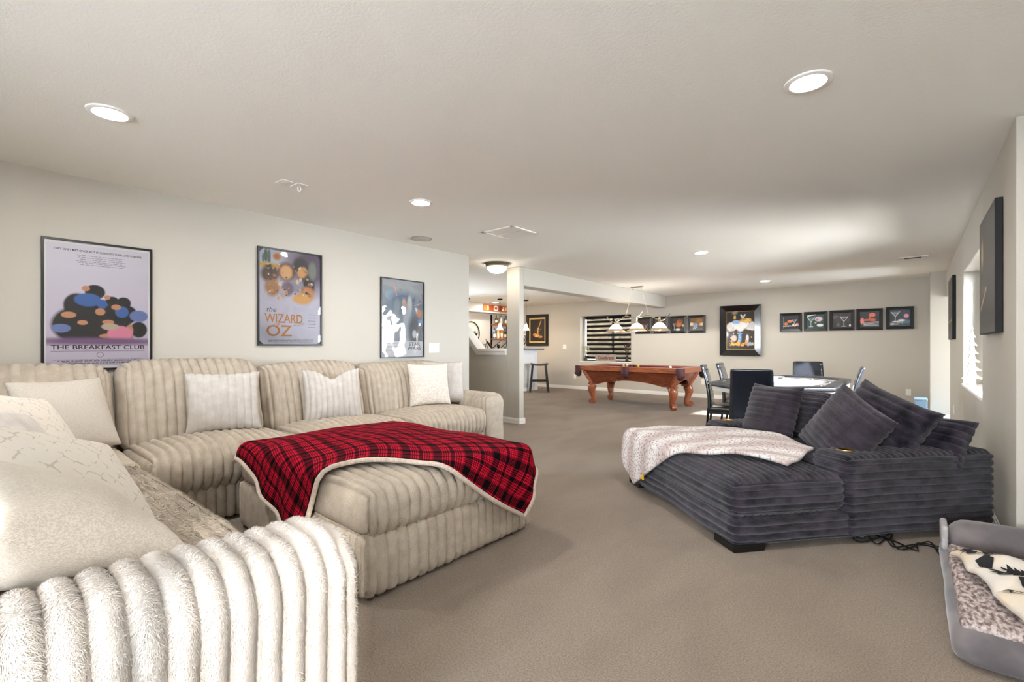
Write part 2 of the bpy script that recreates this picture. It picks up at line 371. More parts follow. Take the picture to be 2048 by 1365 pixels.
# soffit over the back bar
struct('wall_bar_soffit', MB().box(-9.7, -9.35, 5.72, YB, 2.175, H), WALL, smooth=False, bevel=.01)
# baseboards
BBH = .09
def bb(name, segs):
    m = MB()
    for x0, x1, y0, y1 in segs:
        m.box(x0, x1, y0, y1, 0, BBH * .8); m.box(x0 + (.004 if x1 - x0 < .05 else 0), x1 - (.004 if x1 - x0 < .05 else 0), y0 + (.004 if y1 - y0 < .05 else 0), y1 - (.004 if y1 - y0 < .05 else 0), BBH * .8, BBH)
    return struct(name, m, WHITE, smooth=False, bevel=.003)
T = .016
bb('baseboard_right', [(XR - T, XR, YN - T, 9.55), (XR, XN, YN - T, YN)])
bb('baseboard_back', [(-9.68, .222, YB - T, YB)])
bb('baseboard_column', [(.222 - T, .222, 10.5 - T, YB - T), (.222, 2.4, 10.5 - T, 10.5)])
bb('baseboard_left', [(XL, XL + T, -3.2, 4.524 + T), (XL - .12, XL, 4.524, 4.524 + T)])
bb('baseboard_post', [(-6.6, PX1 + T, PY0 - T, PY0), (PX1, PX1 + T, PY0, PY1 + T), (PX0, PX1, PY1, PY1 + T)])
# windows and doors
GLASS = pane_mat('window_glass')
def window(name, mk_box, panes, bars):
    f = MB()
    for b_ in bars: f.box(*b_)
    o = struct(name, f, WHITE, smooth=False, bevel=.004)
    for p in panes: MB().box(*p).build('pane', GLASS, o, smooth=False)
    return o
x0 = XR + .15; y0, y1, z0, z1 = W1
window('window_1', None, [(x0 + .02, x0 + .026, y0 + .05, (y0 + y1) / 2 - .02, z0 + .05, z1 - .05), (x0 + .02, x0 + .026, (y0 + y1) / 2 + .02, y1 - .05, z0 + .05, z1 - .05)],
       [(x0, x0 + .05, y0, y1, z0, z0 + .05), (x0, x0 + .05, y0, y1, z1 - .05, z1), (x0, x0 + .05, y0, y0 + .05, z0, z1), (x0, x0 + .05, y1 - .05, y1, z0, z1), (x0, x0 + .05, (y0 + y1) / 2 - .02, (y0 + y1) / 2 + .02, z0, z1)])
struct('trim_2', MB().box(XR - .012, XR + .15, y0 - .01, y1 + .01, z0 - .018, z0 + .004), WHITE, smooth=False, bevel=.003)
yy = YB + .2; xa, xb, z0, z1 = W2; xm = -6.17
window('window_2', None, [(xa + .05, xm - .02, yy + .02, yy + .026, z0 + .05, z1 - .05), (xm + .02, xb - .05, yy + .02, yy + .026, z0 + .05, z1 - .05)],
       [(xa, xb, yy, yy + .05, z0, z0 + .05), (xa, xb, yy, yy + .05, z1 - .05, z1), (xa, xa + .05, yy, yy + .05, z0, z1), (xb - .05, xb, yy, yy + .05, z0, z1), (xm - .025, xm + .025, yy, yy + .05, z0, z1)])
struct('trim_3', MB().box(xa, xb, YB - .01, YB + .2, z0 - .018, z0 + .004), WHITE, smooth=False, bevel=.003)
xd = XN + .08; ym = (D1[0] + D1[1]) / 2  # unseen glass door, placed and sized to bring daylight onto the near arm
window('door_1', None, [(xd + .02, xd + .03, D1[0] + .06, ym - .03, .06, D1[2] - .06), (xd + .02, xd + .03, ym + .03, D1[1] - .06, .06, D1[2] - .06)],
       [(xd, xd + .05, D1[0], D1[1], 0, .06), (xd, xd + .05, D1[0], D1[1], D1[2] - .06, D1[2]), (xd, xd + .05, D1[0], D1[0] + .06, 0, D1[2]), (xd, xd + .05, D1[1] - .06, D1[1], 0, D1[2]), (xd, xd + .05, ym - .03, ym + .03, 0, D1[2])])
window('door_2', None, [(2.52, 2.53, 9.63, 10.42, .1, 1.97)], [(2.50, 2.55, 9.55, 10.5, 0, .1), (2.50, 2.55, 9.55, 10.5, 1.97, 2.05), (2.50, 2.55, 9.55, 9.63, 0, 2.05), (2.50, 2.55, 10.42, 10.5, 0, 2.05)])  # unseen door at the alcove end, placed to let daylight in
ya = -3.42; xa, xb, z0, z1 = W3; q = (xb - xa) / 2  # unseen rear window, added as a source of fill daylight
window('window_3', None, [(xa + k * q + .04, xa + (k + 1) * q - .04, ya + .02, ya + .026, z0 + .05, z1 - .05) for k in range(2)],
       [(xa, xb, ya, ya + .05, z0, z0 + .05), (xa, xb, ya, ya + .05, z1 - .05, z1)] + [(xa + k * q - (.04 if k else 0), xa + k * q + (.04 if k < 2 else 0), ya, ya + .05, z0, z1) for k in range(3)])
xa = -9.80; y0, y1, z0, z1 = W4; q = (y1 - y0) / 2  # unseen bar window, added to throw daylight across the far area
window('window_4', None, [(xa + .02, xa + .026, y0 + k * q + .04, y0 + (k + 1) * q - .04, z0 + .05, z1 - .05) for k in range(2)],
       [(xa, xa + .05, y0, y1, z0, z0 + .05), (xa, xa + .05, y0, y1, z1 - .05, z1)] + [(xa, xa + .05, y0 + k * q - (.04 if k else 0), y0 + k * q + (.04 if k < 2 else 0), z0, z1) for k in range(3)])
# unseen sheer curtain, added to soften daylight from the near glass door
DIFFUSER = bpy.data.materials.new('diffuser_voile'); DIFFUSER.use_nodes = True; nt = DIFFUSER.node_tree; nt.nodes.clear()
o_ = nt.nodes.new('ShaderNodeOutputMaterial'); mx = nt.nodes.new('ShaderNodeMixShader'); mx.inputs[0].default_value = .9; tr = nt.nodes.new('ShaderNodeBsdfTransparent'); df = nt.nodes.new('ShaderNodeBsdfTranslucent'); df.inputs[0].default_value = (.4, .4, .4, 1)
nt.links.new(tr.outputs[0], mx.inputs[1]); nt.links.new(df.outputs[0], mx.inputs[2]); nt.links.new(mx.outputs[0], o_.inputs[0])
cu = thing('added_curtain', 'white sheer curtain across the near glass door', 'curtain', (XN - .03, -1.21, 0))
n = 60; v = []; f = []
for k in range(n + 1):
    y = -.68 + 1.36 * k / n; x = .018 * math.sin(k * 1.1); v += [(x, y, .02), (x, y, 2.40)]
    if k: f.append((2 * k - 2, 2 * k, 2 * k + 1, 2 * k - 1))
mk('cloth', v, f, DIFFUSER, cu); MB().tube([(0, -.7, 2.405), (0, .7, 2.405)], .012, 8).build('rod', NICKEL, cu)
# sunny window well behind the far window
STONE = pm('window_well_stone', C(206, 186, 150), .9, c2=C(150, 140, 128), nscale=6, ndetail=5, bump=.6, bscale=8, bdist=.03)
struct('floor_glow_cut', MB().box(.7, 9, 3.8, 9.3, -.25, -.1), pm('glow_cut_slab', C(150, 146, 140), .9, c2=C(168, 164, 158), nscale=8), smooth=False)  # unseen outdoor slab, added to cut upward glow through the side window
struct('wall_window_well', MB().box(-8.2, -4.4, 12.9, 13.1, -.2, 2.3), STONE, smooth=False)

# ------------------------------------------------------------------ ceiling fittings
LENS = pm('lit_lens', C(255, 250, 240), .5, emis=(1, .975, .94, 1), estr=110)
def downlight(x, y, label):
    t = thing('downlight', label, 'ceiling light', (x, y, H), 0, 'recessed ceiling downlights')
    MB().lathe([(.070, -.004), (.075, -.009), (.088, -.010), (.098, -.006), (.100, 0)], n=40).build('trim_ring', WHITE, t)
    MB().lathe([(0, -.0065), (.071, -.0065), (.071, -.002)], n=40).build('lens', LENS, t)
for x, y, l in ((-3.232, .519, 'recessed downlight at upper left, nearest to the large lilac poster'), (-3.212, 2.571, 'recessed downlight between the two posters, beyond the wall plates'),
                (-.372, 2.569, 'large recessed downlight at upper right of the ceiling'), (-2.12, 6.33, 'small far downlight right of the square ceiling grille'),
                (-2.123, 9.862, 'smallest farthest downlight above the big framed picture'), (-8.9, 9.75, 'recessed downlight over the bar in front of the orange sign')):
    downlight(x, y, l)
GRILLE = pm('vent_white', C(232, 228, 222), .5)
t = thing('ceiling_vent', 'square white louvred return grille on the ceiling', 'vent', (-3.325, 3.875, H))
m = MB(); a = .215
for q in ((-a, a, -a, -a + .03), (-a, a, a - .03, a), (-a, -a + .03, -a, a), (a - .03, a, -a, a)): m.box(q[0], q[1], q[2], q[3], -.012, 0)
m.build('frame', GRILLE, t, bevel=.003, smooth=False)
MB().box(-.19, .19, -.008, .008, -.011, -.001).build('divider', GRILLE, t, smooth=False)
s0 = None
for k in range(24):
    yy = -.18 + k * .0157
    if abs(yy) < .01: continue
    if s0 is None: s0 = MB().bar((-.185, 0, -.006), (.185, 0, -.006), .012, .0015, up=(0, .6, 1)).build('slat', GRILLE, t, smooth=False); s0.location = (0, yy, 0)
    else: link_copy(s0, t, (0, yy, 0))
MB().box(-.19, .19, -.19, .19, -.001, 0).build('backing', pm('vent_back', C(190, 186, 180), .8), t, smooth=False)
t = thing('ceiling_register', 'small white supply register on the far right of the ceiling', 'vent', (0.0, 8.58, H))
MB().box(-.16, .16, -.09, .09, -.01, 0).build('frame', GRILLE, t, bevel=.003, smooth=False)
for k in range(5): MB().box(-.09, .09, -.035 + k * .014, -.027 + k * .014, -.013, -.009).build('slot', pm('slot_dark', C(60, 56, 52), .8), t, smooth=False)
t = thing('ceiling_speaker', 'round flat speaker cover on the ceiling beside the left wall', 'speaker', (-4.283, 3.43, H))
MB().lathe([(0, -.012), (.105, -.012), (.112, -.008)], n=40).build('grille', pm('speaker_cloth', C(206, 200, 192), .9, bump=.3, bscale=600), t)
MB().lathe([(.112, -.010), (.118, -.010), (.12, 0)], n=40).build('rim', pm('speaker_rim', C(150, 144, 138), .5), t)
t = thing('ceiling_plate', 'plain white square plate on the ceiling beside the hooked one', 'ceiling plate', (-3.60, 1.585, H), R(2))
MB().box(-.062, .062, -.04, .04, -.008, 0).build('cover', GRILLE, t, smooth=False, bevel=.003)
for k in range(3): MB().box(-.04, .035, -.02 + k * .016, -.014 + k * .016, -.0105, -.007).build('rib', GRILLE, t, smooth=False)
t = thing('hook_plate', 'white square ceiling plate with a curled cable hanging from it', 'ceiling plate', (-3.59, 1.695, H), R(2))
MB().box(-.062, .062, -.04, .04, -.008, 0).build('cover', GRILLE, t, smooth=False, bevel=.003)
MB().tube(crom([(-.01, .0, -.005), (-.015, 0, -.03), (.0, .005, -.045), (.018, .005, -.03), (.01, 0, -.008)], 6), .004, 6).build('cable', WHITE, t)
t = thing('flush_light', 'domed flush ceiling light with nickel ring near the stair post', 'ceiling light', (-4.72, 5.2, H))
MB().lathe([(.0, 0), (.19, 0), (.195, -.02), (.175, -.035), (.17, -.05), (.15, -.06), (.14, -.055)], n=40).build('ring', NICKEL, t)
DOME = pm('lit_dome', C(255, 248, 236), .4, emis=(1, .90, .76, 1), estr=7)
MB().lathe([(.148, -.052), (.14, -.085), (.115, -.115), (.07, -.14), (.02, -.15), (0, -.151)], n=40).build('dome', DOME, t)
MB().lathe([(0, -.147), (.014, -.15), (.018, -.158), (.010, -.166), (0, -.172)], n=16).build('finial', NICKEL, t)

# ------------------------------------------------------------------ wall plates
def plate(name, label, cat, loc, rotz, wd, n, kind):
    t = thing(name, label, cat, loc, rotz)   # local: plate in xz plane, facing -y
    MB().box(-wd / 2, wd / 2, -.006, 0, -.06, .06).build('cover_plate', WHITE, t, smooth=False, bevel=.002)
    for k in range(n):
        x = (k - (n - 1) / 2) * .046
        if kind == 'rocker': MB().bar((x, -.007, -.034), (x, -.010, .034), .032, .004, up=(0, -1, 0)).build('rocker', WHITE, t, smooth=False)
        else:
            for z in (-.02, .02): MB().lathe([(0, 0), (.017, 0), (.016, .003)], n=16).build('socket', WHITE, t).matrix_local = Matrix.Translation((x, -.006, z)) @ Matrix.Rotation(R(90), 4, 'X')
    return t
plate('light_switch', 'white triple rocker switch beside the rightmost poster', 'light switch', (XL, 3.905, 1.186), R(90), .165, 3, 'rocker')
plate('wall_switch', 'white switch plate between the dark bar picture and the far window', 'light switch', (-7.6, YB, 1.19), 0, .115, 2, 'rocker')
plate('power_outlet', 'white outlet on the far wall right of the pool table', 'outlet', (-3.73, YB, .37), 0, .075, 1, 'o')
plate('power_outlet', 'white outlet on the far wall near the corner column', 'outlet', (-.06, YB, .36), 0, .075, 1, 'o')
plate('power_outlet', 'white outlet on the far wall under the pool table pocket', 'outlet', (-7.25, YB, .36), 0, .075, 1, 'o')
plate('power_outlet', 'white outlet low on the right wall past the window', 'outlet', (XR, 8.6, .36), R(-90), .075, 1, 'o')

# ------------------------------------------------------------------ cream sectional
def plush(name, parent, dim, ctr, mat, ribs=None, r=.06, puff=(0, 0, .03), seed=1, wobble=.006, rot=(0, 0, 0), fine=10, other=.035, shape=None):
    st = [other] * 3
    if ribs:
        for ax in {ribs[0], ribs[1]} - {None}: st[ax] = ribs[2] / fine
    P, F = rbox(dim, r, st, ribs, puff, wobble, seed, shape)
    o = mk(name, P, F, mat, parent, True, 0); o.location = ctr; o.rotation_euler = rot
    return o
sec = thing('sectional_sofa', 'large cream ribbed plush sectional sofa along the left wall', 'sofa', (-4.0, 1.9, 0))
def sp(name, x0, x1, y0, y1, z0, z1, rib, **k):
    """part given by world extents; rib = world axis the channels repeat along"""
    mat = k.pop('mat', CREAM); amp = k.pop('amp', .026); pitch = k.pop('pitch', .06)
    ribs = (rib, rib, pitch, amp) if rib is not None else None
    return plush(name, sec, (x1 - x0, y1 - y0, z1 - z0), ((x0 + x1) / 2 + 4.0, (y0 + y1) / 2 - 1.9, (z0 + z1) / 2), mat, ribs, **k)
# bases
sp('base', -4.56, -3.62, -.30, 3.80, .02, .27, 1, puff=(0, 0, 0), r=.05)
sp('base', -3.62, -1.58, -.30, .70, .02, .27, 0, puff=(0, 0, 0), r=.05)
# seats along the wall, corner seat, return seats
for i, (a, b) in enumerate(((.735, 1.72), (1.72, 2.74), (2.74, 3.80))):
    sp('seat_cushion', -4.30, -3.57, a + .004, b - .004, .25, .51, 1, amp=.032, r=.085, puff=(.02, 0, .055), seed=10 + i)
sp('seat_cushion', -4.30, -3.57, -.20, .735, .25, .50, 0, r=.07, puff=(0, 0, .03), seed=14, amp=.010)
sp('seat_cushion', -3.57, -1.60, -.20, .735, .25, .50, 1, r=.085, puff=(0, .0, .045), seed=15, amp=.010, pitch=.05, other=.03)
RETURN_SEAT = [c_ for c_ in sec.children][-1]
# back frames
sp('back_frame', -4.60, -4.40, -.45, 3.85, .05, .93, 1, r=.07, puff=(0, 0, 0))
sp('back_frame', -4.40, -1.58, -.48, -.28, .05, .86, 0, r=.07, puff=(0, 0, 0))
# back cushions, leaning
def lean(k, bow=.02):
    def f(P, U):
        P = P.copy(); P[:, 0] -= k * U[:, 2]; P[:, 2] += bow * (1 - U[:, 1] ** 2) * (U[:, 2] > .2); return P
    return f
for i, (a, b, zt) in enumerate(((-.42, .715, 1.06), (.73, 1.68, 1.075), (1.685, 2.655, 1.03), (2.66, 3.82, 1.0))):
    sp('back_cushion', -4.46, -4.20, a, b, .46, zt, 1, r=.10, puff=(.035, 0, .01), seed=20 + i, shape=lean(.07), wobble=.012)
# arms
sp('arm', -4.50, -3.60, 3.80, 4.14, .03, .655, 0, r=.11, puff=(0, 0, .01), seed=30)
na = sp('arm', -1.60, -1.235, -.40, .80, .02, .645, 1, r=.115, puff=(0, 0, .015), seed=31, pitch=.0625, amp=.030, fine=14, other=.016, mat=CREAMW)
NEAR_ARM = na
sp('back_cushion', -2.9, -1.62, -.40, -.16, .46, .95, 0, r=.09, puff=(0, .03, 0), seed=33)

# ottoman
ot = thing('ottoman', 'cream ribbed plush ottoman under the red plaid throw', 'ottoman', (-2.685, 1.84, 0))
OX0, OX1, OY0, OY1 = -3.45, -1.92, 1.22, 2.46
P_ = lambda *a, **k: plush(*a, **k)
plush('base', ot, (1.53, 1.24, .29), (0, 0, .165), CREAM, (1, 1, .062, .025), r=.05, puff=(0, 0, 0), seed=40)
# ribs on the side that faces the sofa run along x, so the base carries a second skin there
plush('base_end', ot, (1.47, .03, .27), (0, -.612, .165), CREAM, (0, 0, .05, .012), r=.014, puff=(0, 0, 0), seed=41)
plush('cushion', ot, (1.54, 1.25, .24), (0, 0, .405), CREAM, (1, 1, .062, .026), r=.09, puff=(.01, 0, .035), seed=42)

# ------------------------------------------------------------------ throws
def resample(pts, n):
    P = np.array([list(p) for p in crom([(a, b, 0) for a, b in pts], 10)])[:, :2]
    L = np.concatenate([[0], np.cumsum(np.linalg.norm(np.diff(P, axis=0), axis=1))]); t = np.linspace(0, L[-1], n)
    return np.stack([np.interp(t, L, P[:, 0]), np.interp(t, L, P[:, 1])], 1)
def coons(bot, right, top, left, n, m):
    """boundary curves: bot A->B, right B->C, top D->C, left A->D ; returns (n,m,2)"""
    b, t = resample(bot, n), resample(top, n); l, r = resample(left, m), resample(right, m)
    s = np.linspace(0, 1, n)[:, None, None]; v = np.linspace(0, 1, m)[None, :, None]
    S = (1 - v) * b[:, None] + v * t[:, None] + (1 - s) * l[None] + s * r[None]
    S -= (1 - s) * (1 - v) * b[0] + s * (1 - v) * b[-1] + (1 - s) * v * t[0] + s * v * t[-1]
    return S
def fold(S, rect, zt, crown, r=.07, flare=.02):
    x0, x1, y0, y1 = rect; x0 += r; x1 -= r; y0 += r; y1 -= r
    X, Y = S[..., 0], S[..., 1]; cx, cy_ = np.clip(X, x0, x1), np.clip(Y, y0, y1); ex, ey = X - cx, Y - cy_
    e = np.hypot(ex, ey); dx, dy = ex / np.maximum(e, 1e-6), ey / np.maximum(e, 1e-6); L = r * PI / 2
    th = np.minimum(e, L) / r; down = np.maximum(e - L, 0); out = r * np.sin(th) + flare * np.minimum(down / .15, 1)
    u = (2 * (cx - x0) / (x1 - x0) - 1); v = (2 * (cy_ - y0) / (y1 - y0) - 1)
    z = zt - r * (1 - np.cos(th)) - down + crown * (1 - u ** 2) * (1 - v ** 2)
    return np.stack([cx + dx * out, cy_ + dy * out, z], -1)
def cloth(name, S3, mat, uvscale, parent=None, thick=.012):
    n, m = S3.shape[:2]; V = S3.reshape(-1, 3); i = np.arange(n * m).reshape(n, m)
    F = np.stack([i[:-1, :-1], i[1:, :-1], i[1:, 1:], i[:-1, 1:]], -1).reshape(-1, 4)
    o = mk(name, V, F, mat, parent, True, 0)
    du = np.concatenate([[0], np.cumsum(np.mean(np.linalg.norm(np.diff(S3, axis=0), axis=2), axis=1))])
    dv = np.concatenate([[0], np.cumsum(np.mean(np.linalg.norm(np.diff(S3, axis=1), axis=2), axis=0))])
    uv = o.data.uv_layers.new(name='UVMap'); A, B = np.meshgrid(du, dv, indexing='ij'); UV = np.stack([A, B], -1).reshape(-1, 2) * uvscale
    li = np.zeros(len(o.data.loops), np.int32); o.data.loops.foreach_get('vertex_index', li); uv.data.foreach_set('uv', UV[li].astype(np.float32).ravel())
    md = o.modifiers.new('thickness', 'SOLIDIFY'); md.thickness = thick; md.offset = -1
    return o
def plaid():
    m = bpy.data.materials.new('red_plaid_fleece'); m.use_nodes = True; nt = m.node_tree; b = nt.nodes['Principled BSDF']; b.inputs['Roughness'].default_value = .95
    b.inputs['Specular IOR Level'].default_value = .05
    uv = nt.nodes.new('ShaderNodeUVMap'); sx = nt.nodes.new('ShaderNodeSeparateXYZ'); nt.links.new(uv.outputs[0], sx.inputs[0])
    masks = []
    for k in (0, 1):
        fr = nt.nodes.new('ShaderNodeMath'); fr.operation = 'FRACT'; nt.links.new(sx.outputs[k], fr.inputs[0])
        r = nt.nodes.new('ShaderNodeValToRGB'); cr = r.color_ramp; cr.interpolation = 'CONSTANT'
        stops = [(0, 1), (.26, 0), (.30, .9), (.33, 0), (.37, .9), (.40, 0), (.44, .9), (.47, 0), (.53, 1), (.66, 0), (.70, .9), (.73, 0), (.77, .9), (.80, 0), (.84, .9), (.87, 0), (.93, .5)]
        cr.elements[0].position = 0; cr.elements[0].color = (1, 1, 1, 1); cr.elements.remove(cr.elements[1])
        for p, v in stops[1:]:
            e = cr.elements.new(p); e.color = (v, v, v, 1)
        nt.links.new(fr.outputs[0], r.inputs[0]); masks.append(r.outputs[0])
    ad = nt.nodes.new('ShaderNodeMath'); ad.operation = 'ADD'; nt.links.new(masks[0], ad.inputs[0]); nt.links.new(masks[1], ad.inputs[1])
    ramp = nt.nodes.new('ShaderNodeValToRGB'); cr = ramp.color_ramp
    hv = nt.nodes.new('ShaderNodeMath'); hv.operation = 'MULTIPLY'; hv.inputs[1].default_value = .5; nt.links.new(ad.outputs[0], hv.inputs[0]); nt.links.new(hv.outputs[0], ramp.inputs[0])
    cr.elements[0].color = C(196, 24, 48); cr.elements[1].color = C(14, 9, 12); cr.elements[1].position = .95
    e = cr.elements.new(.48); e.color = C(104, 10, 28)
    nt.links.new(ramp.outputs[0], b.inputs['Base Color'])
    n = nt.nodes.new('ShaderNodeTexNoise'); n.inputs['Scale'].default_value = 300; bp = nt.nodes.new('ShaderNodeBump'); bp.inputs['Strength'].default_value = .4; bp.inputs['Distance'].default_value = .002
    nt.links.new(n.outputs[0], bp.inputs['Height']); nt.links.new(bp.outputs[0], b.inputs['Normal'])
    return m
A = (-3.50, 1.12); Bc = (-2.44, .80); Cc = (-1.50, 2.29); D = (-3.50, 2.62)
S = coons(bot=[A, (-3.2, 1.10), (-2.85, .96), Bc], right=[Bc, (-2.36, 1.0), (-2.30, 1.36), (-2.16, 1.56), (-1.92, 1.70), (-1.70, 1.98), Cc],
          top=[D, (-2.7, 2.66), (-1.9, 2.62), Cc], left=[A, (-3.52, 1.6), (-3.52, 2.1), D], n=90, m=80)
S3 = fold(S, (OX0 - .03, OX1 + .03, OY0 - .03, OY1 + .03), .572, .038, .09, .03)
hang = np.clip((.5 - S3[..., 2]) / .2, 0, 1)
S3[..., 2] += .006 * np.sin(S[..., 0] * 9 + S[..., 1] * 7) * (1 - hang)
S3[..., 0] += hang * .012 * np.sin(S[..., 1] * 22) * (S[..., 0] > -2.0); S3[..., 1] += hang * .012 * np.sin(S[..., 0] * 20)
th = thing('plaid_throw', 'red and black plaid throw with cream fleece edge over the ottoman', 'blanket', (-2.68, 1.84, .55))
c0 = cloth('fabric', S3 - np.array([-2.68, 1.84, .55]), plaid(), 1 / .165, th)
SHERPA = fur('cream_sherpa', C(196, 180, 164), C(224, 210, 196), 60, 180, .006)
edge = np.concatenate([S3[:, 0], S3[-1, 1:], S3[-2::-1, -1], S3[0, -2:0:-1]]) - np.array([-2.68, 1.84, .552])
MB().tube([Vector(p) for p in edge[::2]], .0135, 8, closed=True).build('edging', SHERPA, th)

# ------------------------------------------------------------------ scatter cushions on the sectional
def cushion(label, P_F, mat, loc, normal, up=(0, 0, 1), group='cushions on the cream sectional', name='throw_pillow'):
    o = mk(name, P_F[0], P_F[1], mat, None, True, 0); setp(o, label, 'pillow', group); orient(o, loc, normal, up); return o
def geo_mat():
    m = pm('embroidered_cotton', C(210, 200, 182), .9, bump=.3, bscale=400, bdist=.001, spec=.15); nt = m.node_tree; b = nt.nodes['Principled BSDF']
    tc = nt.nodes.new('ShaderNodeTexCoord'); mp = nt.nodes.new('ShaderNodeMapping'); mp.inputs['Rotation'].default_value = (0, 0, R(45)); nt.links.new(tc.outputs['Object'], mp.inputs[0])
    br = nt.nodes.new('ShaderNodeTexVoronoi'); br.voronoi_dimensions = '2D'; br.feature = 'DISTANCE_TO_EDGE'; br.inputs['Scale'].default_value = 24; br.inputs['Randomness'].default_value = .38
    nt.links.new(mp.outputs[0], br.inputs['Vector']); n2 = nt.nodes.new('ShaderNodeTexNoise'); n2.inputs['Scale'].default_value = 30; nt.links.new(mp.outputs[0], n2.inputs['Vector'])
    ad = nt.nodes.new('ShaderNodeMath'); ad.operation = 'MULTIPLY_ADD'; ad.inputs[1].default_value = .5; nt.links.new(n2.outputs[0], ad.inputs[0]); ad.inputs[2].default_value = -.22
    a2 = nt.nodes.new('ShaderNodeMath'); a2.operation = 'ADD'; nt.links.new(br.outputs['Distance'], a2.inputs[0]); nt.links.new(ad.outputs[0], a2.inputs[1])
    rp = nt.nodes.new('ShaderNodeValToRGB'); rp.color_ramp.elements[0].position = .03; rp.color_ramp.elements[0].color = C(178, 169, 156); rp.color_ramp.elements[1].position = .07; rp.color_ramp.elements[1].color = C(204, 197, 186)
    nt.links.new(a2.outputs[0], rp.inputs[0]); nt.links.new(rp.outputs[0], b.inputs['Base Color'])
    bp = nt.nodes.new('ShaderNodeBump'); bp.inputs['Strength'].default_value = .4; bp.inputs['Distance'].default_value = .003; nt.links.new(rp.outputs[0], bp.inputs['Height']); nt.links.new(bp.outputs[0], b.inputs['Normal'])
    return m
GEO = geo_mat()
QUILT = pm('ivory_woven', C(222, 213, 202), .9, c2=C(204, 194, 182), nscale=55, bump=.6, bscale=70, bdist=.004, spec=.15)
cushion('ribbed pale plush pillow left of centre on the wall seat', pillow(.50, .47, .18, (0, .052, .012), seed=51), CREAMW, (-4.06, 1.335, .775), (.93, -.22, .28))
cushion('ribbed pale plush pillow with a dented top, middle of the wall seat', pillow(.50, .48, .19, (0, .050, .013), seed=52, chop=.17), CREAMW, (-4.03, 2.215, .765), (.93, -.25, .30))
cushion('square ivory textured pillow at the far end of the wall seat', pillow(.47, .47, .15, None, seed=53, wobble=.005), QUILT, (-4.02, 3.33, .79), (.90, -.32, .22))
cushion('plain pale cushion standing behind the ivory textured pillow', pillow(.50, .50, .20, None, seed=54), CREAMW, (-4.17, 3.66, .785), (.80, -.52, .18))
cushion('oatmeal linen pillow in the far corner of the sectional', pillow(.50, .50, .16, None, seed=55), LINEN, (-4.05, .44, .77), (.80, .32, .42))
cushion('embroidered cream pillow standing in front of the oatmeal corner pillow', pillow(.52, .52, .16, None, seed=56), GEO, (-3.25, .23, .76), (.42, .68, .55), (-.25, 0, 1))
cushion('white fluffy folded pillow at the left edge', pillow(.50, .46, .18, (0, .055, .010), seed=57), CREAMW, (-2.45, .08, .80), (.45, .60, .62), (-.3, 0, 1))  # separate pale pillow stands in for the sunlit part of the embroidered one
cushion('embroidered beige pillow half hidden behind the large linen pillow', pillow(.55, .55, .16, None, seed=58), GEO, (-2.02, .22, .74), (.42, .58, .66), (-.5, .1, 1))
cushion('large pale linen pillow resting on the near arm', pillow(.60, .58, .28, None, seed=59, wobble=.014), LINEN, (-1.77, .10, .735), (-.20, .44, .85), (-.7, -.25, .4))

# ------------------------------------------------------------------ charcoal loveseat
LA = math.atan2(.64, -.768)          # direction of the front edge, seen from the near corner
lv = thing('loveseat', 'charcoal ribbed plush oversized loveseat on the right', 'sofa', (-.79, 2.92, 0), LA - PI)
# local frame: -x runs along the front edge to the far left, +y runs to the back
def lp(name, s0, s1, t0, t1, z0, z1, ribs=(1, 2), mat=DARK, **k):
    amp = k.pop('amp', .019); pitch = k.pop('pitch', .047); rb = (ribs[0], ribs[1], pitch, amp) if ribs else None
    return plush(name, lv, (s1 - s0, t1 - t0, z1 - z0), (-(s0 + s1) / 2, (t0 + t1) / 2, (z0 + z1) / 2), mat, rb, **k)
lp('base', 0, 1.47, 0, 1.84, .035, .21, r=.04, puff=(0, 0, 0), seed=60)
lp('seat_cushion', -.02, 1.49, -.02, .76, .205, .425, r=.07, puff=(0, 0, .055), seed=61)
lp('seat_cushion', .25, 1.22, .74, 1.55, .205, .43, r=.05, puff=(0, 0, .02), seed=62)
for i, (a, b) in enumerate(((-.015, .27), (1.20, 1.485))):
    am = lp('arm', a, b, .745, 1.86, .04, .53, r=.05, puff=(0, 0, .008), seed=63 + i)
    MB().lathe([(.035, 0), (.045, .006), (.05, 0)], n=24).build('cup_holder', pm('brass_ring', C(190, 160, 110), .3, 1), am, loc=(0, -.43, .258))
lp('back_frame', .24, 1.23, 1.56, 1.86, .04, .54, r=.07, puff=(0, 0, 0), seed=66)
lp('back_cushion', .72, 1.22, 1.28, 1.60, .40, .80, r=.10, puff=(.02, .03, .02), seed=67, mat=DARK2, rot=(R(-10), 0, 0))
lp('back_cushion', .25, .74, 1.30, 1.62, .40, .80, r=.10, puff=(.02, .03, .02), seed=68, rot=(R(-10), 0, 0))
for s_, t_ in ((.1, .1), (1.37, .1), (.1, 1.74), (1.37, 1.74)):
    MB().box(-s_ - .1, -s_ + .1, t_ - .1, t_ + .1, 0, .045).build('foot', BLACKF, lv, smooth=False, bevel=.004)
def lw(s, t, z):   # local to world
    a = LA - PI; x, y = -s, t; return (-.79 + x * math.cos(a) - y * math.sin(a), 2.92 + x * math.sin(a) + y * math.cos(a), z)
def lvec(s, t, z):
    a = LA - PI; x, y = -s, t; return (x * math.cos(a) - y * math.sin(a), x * math.sin(a) + y * math.cos(a), z)
G2 = 'charcoal cushions on the loveseat'
cushion('charcoal ribbed pillow upright at the far side of the loveseat', pillow(.50, .47, .19, (1, .047, .012), seed=71), DARK2, lw(.98, 1.02, .655), lvec(-.10, -.93, .30), group=G2)
cushion('charcoal ribbed pillow tilted on its corner in the middle of the loveseat', pillow(.54, .50, .20, (1, .047, .012), seed=72), DARK2, lw(.31, 1.04, .63), lvec(.02, -.90, .42), lvec(-.42, 0, 1), group=G2)
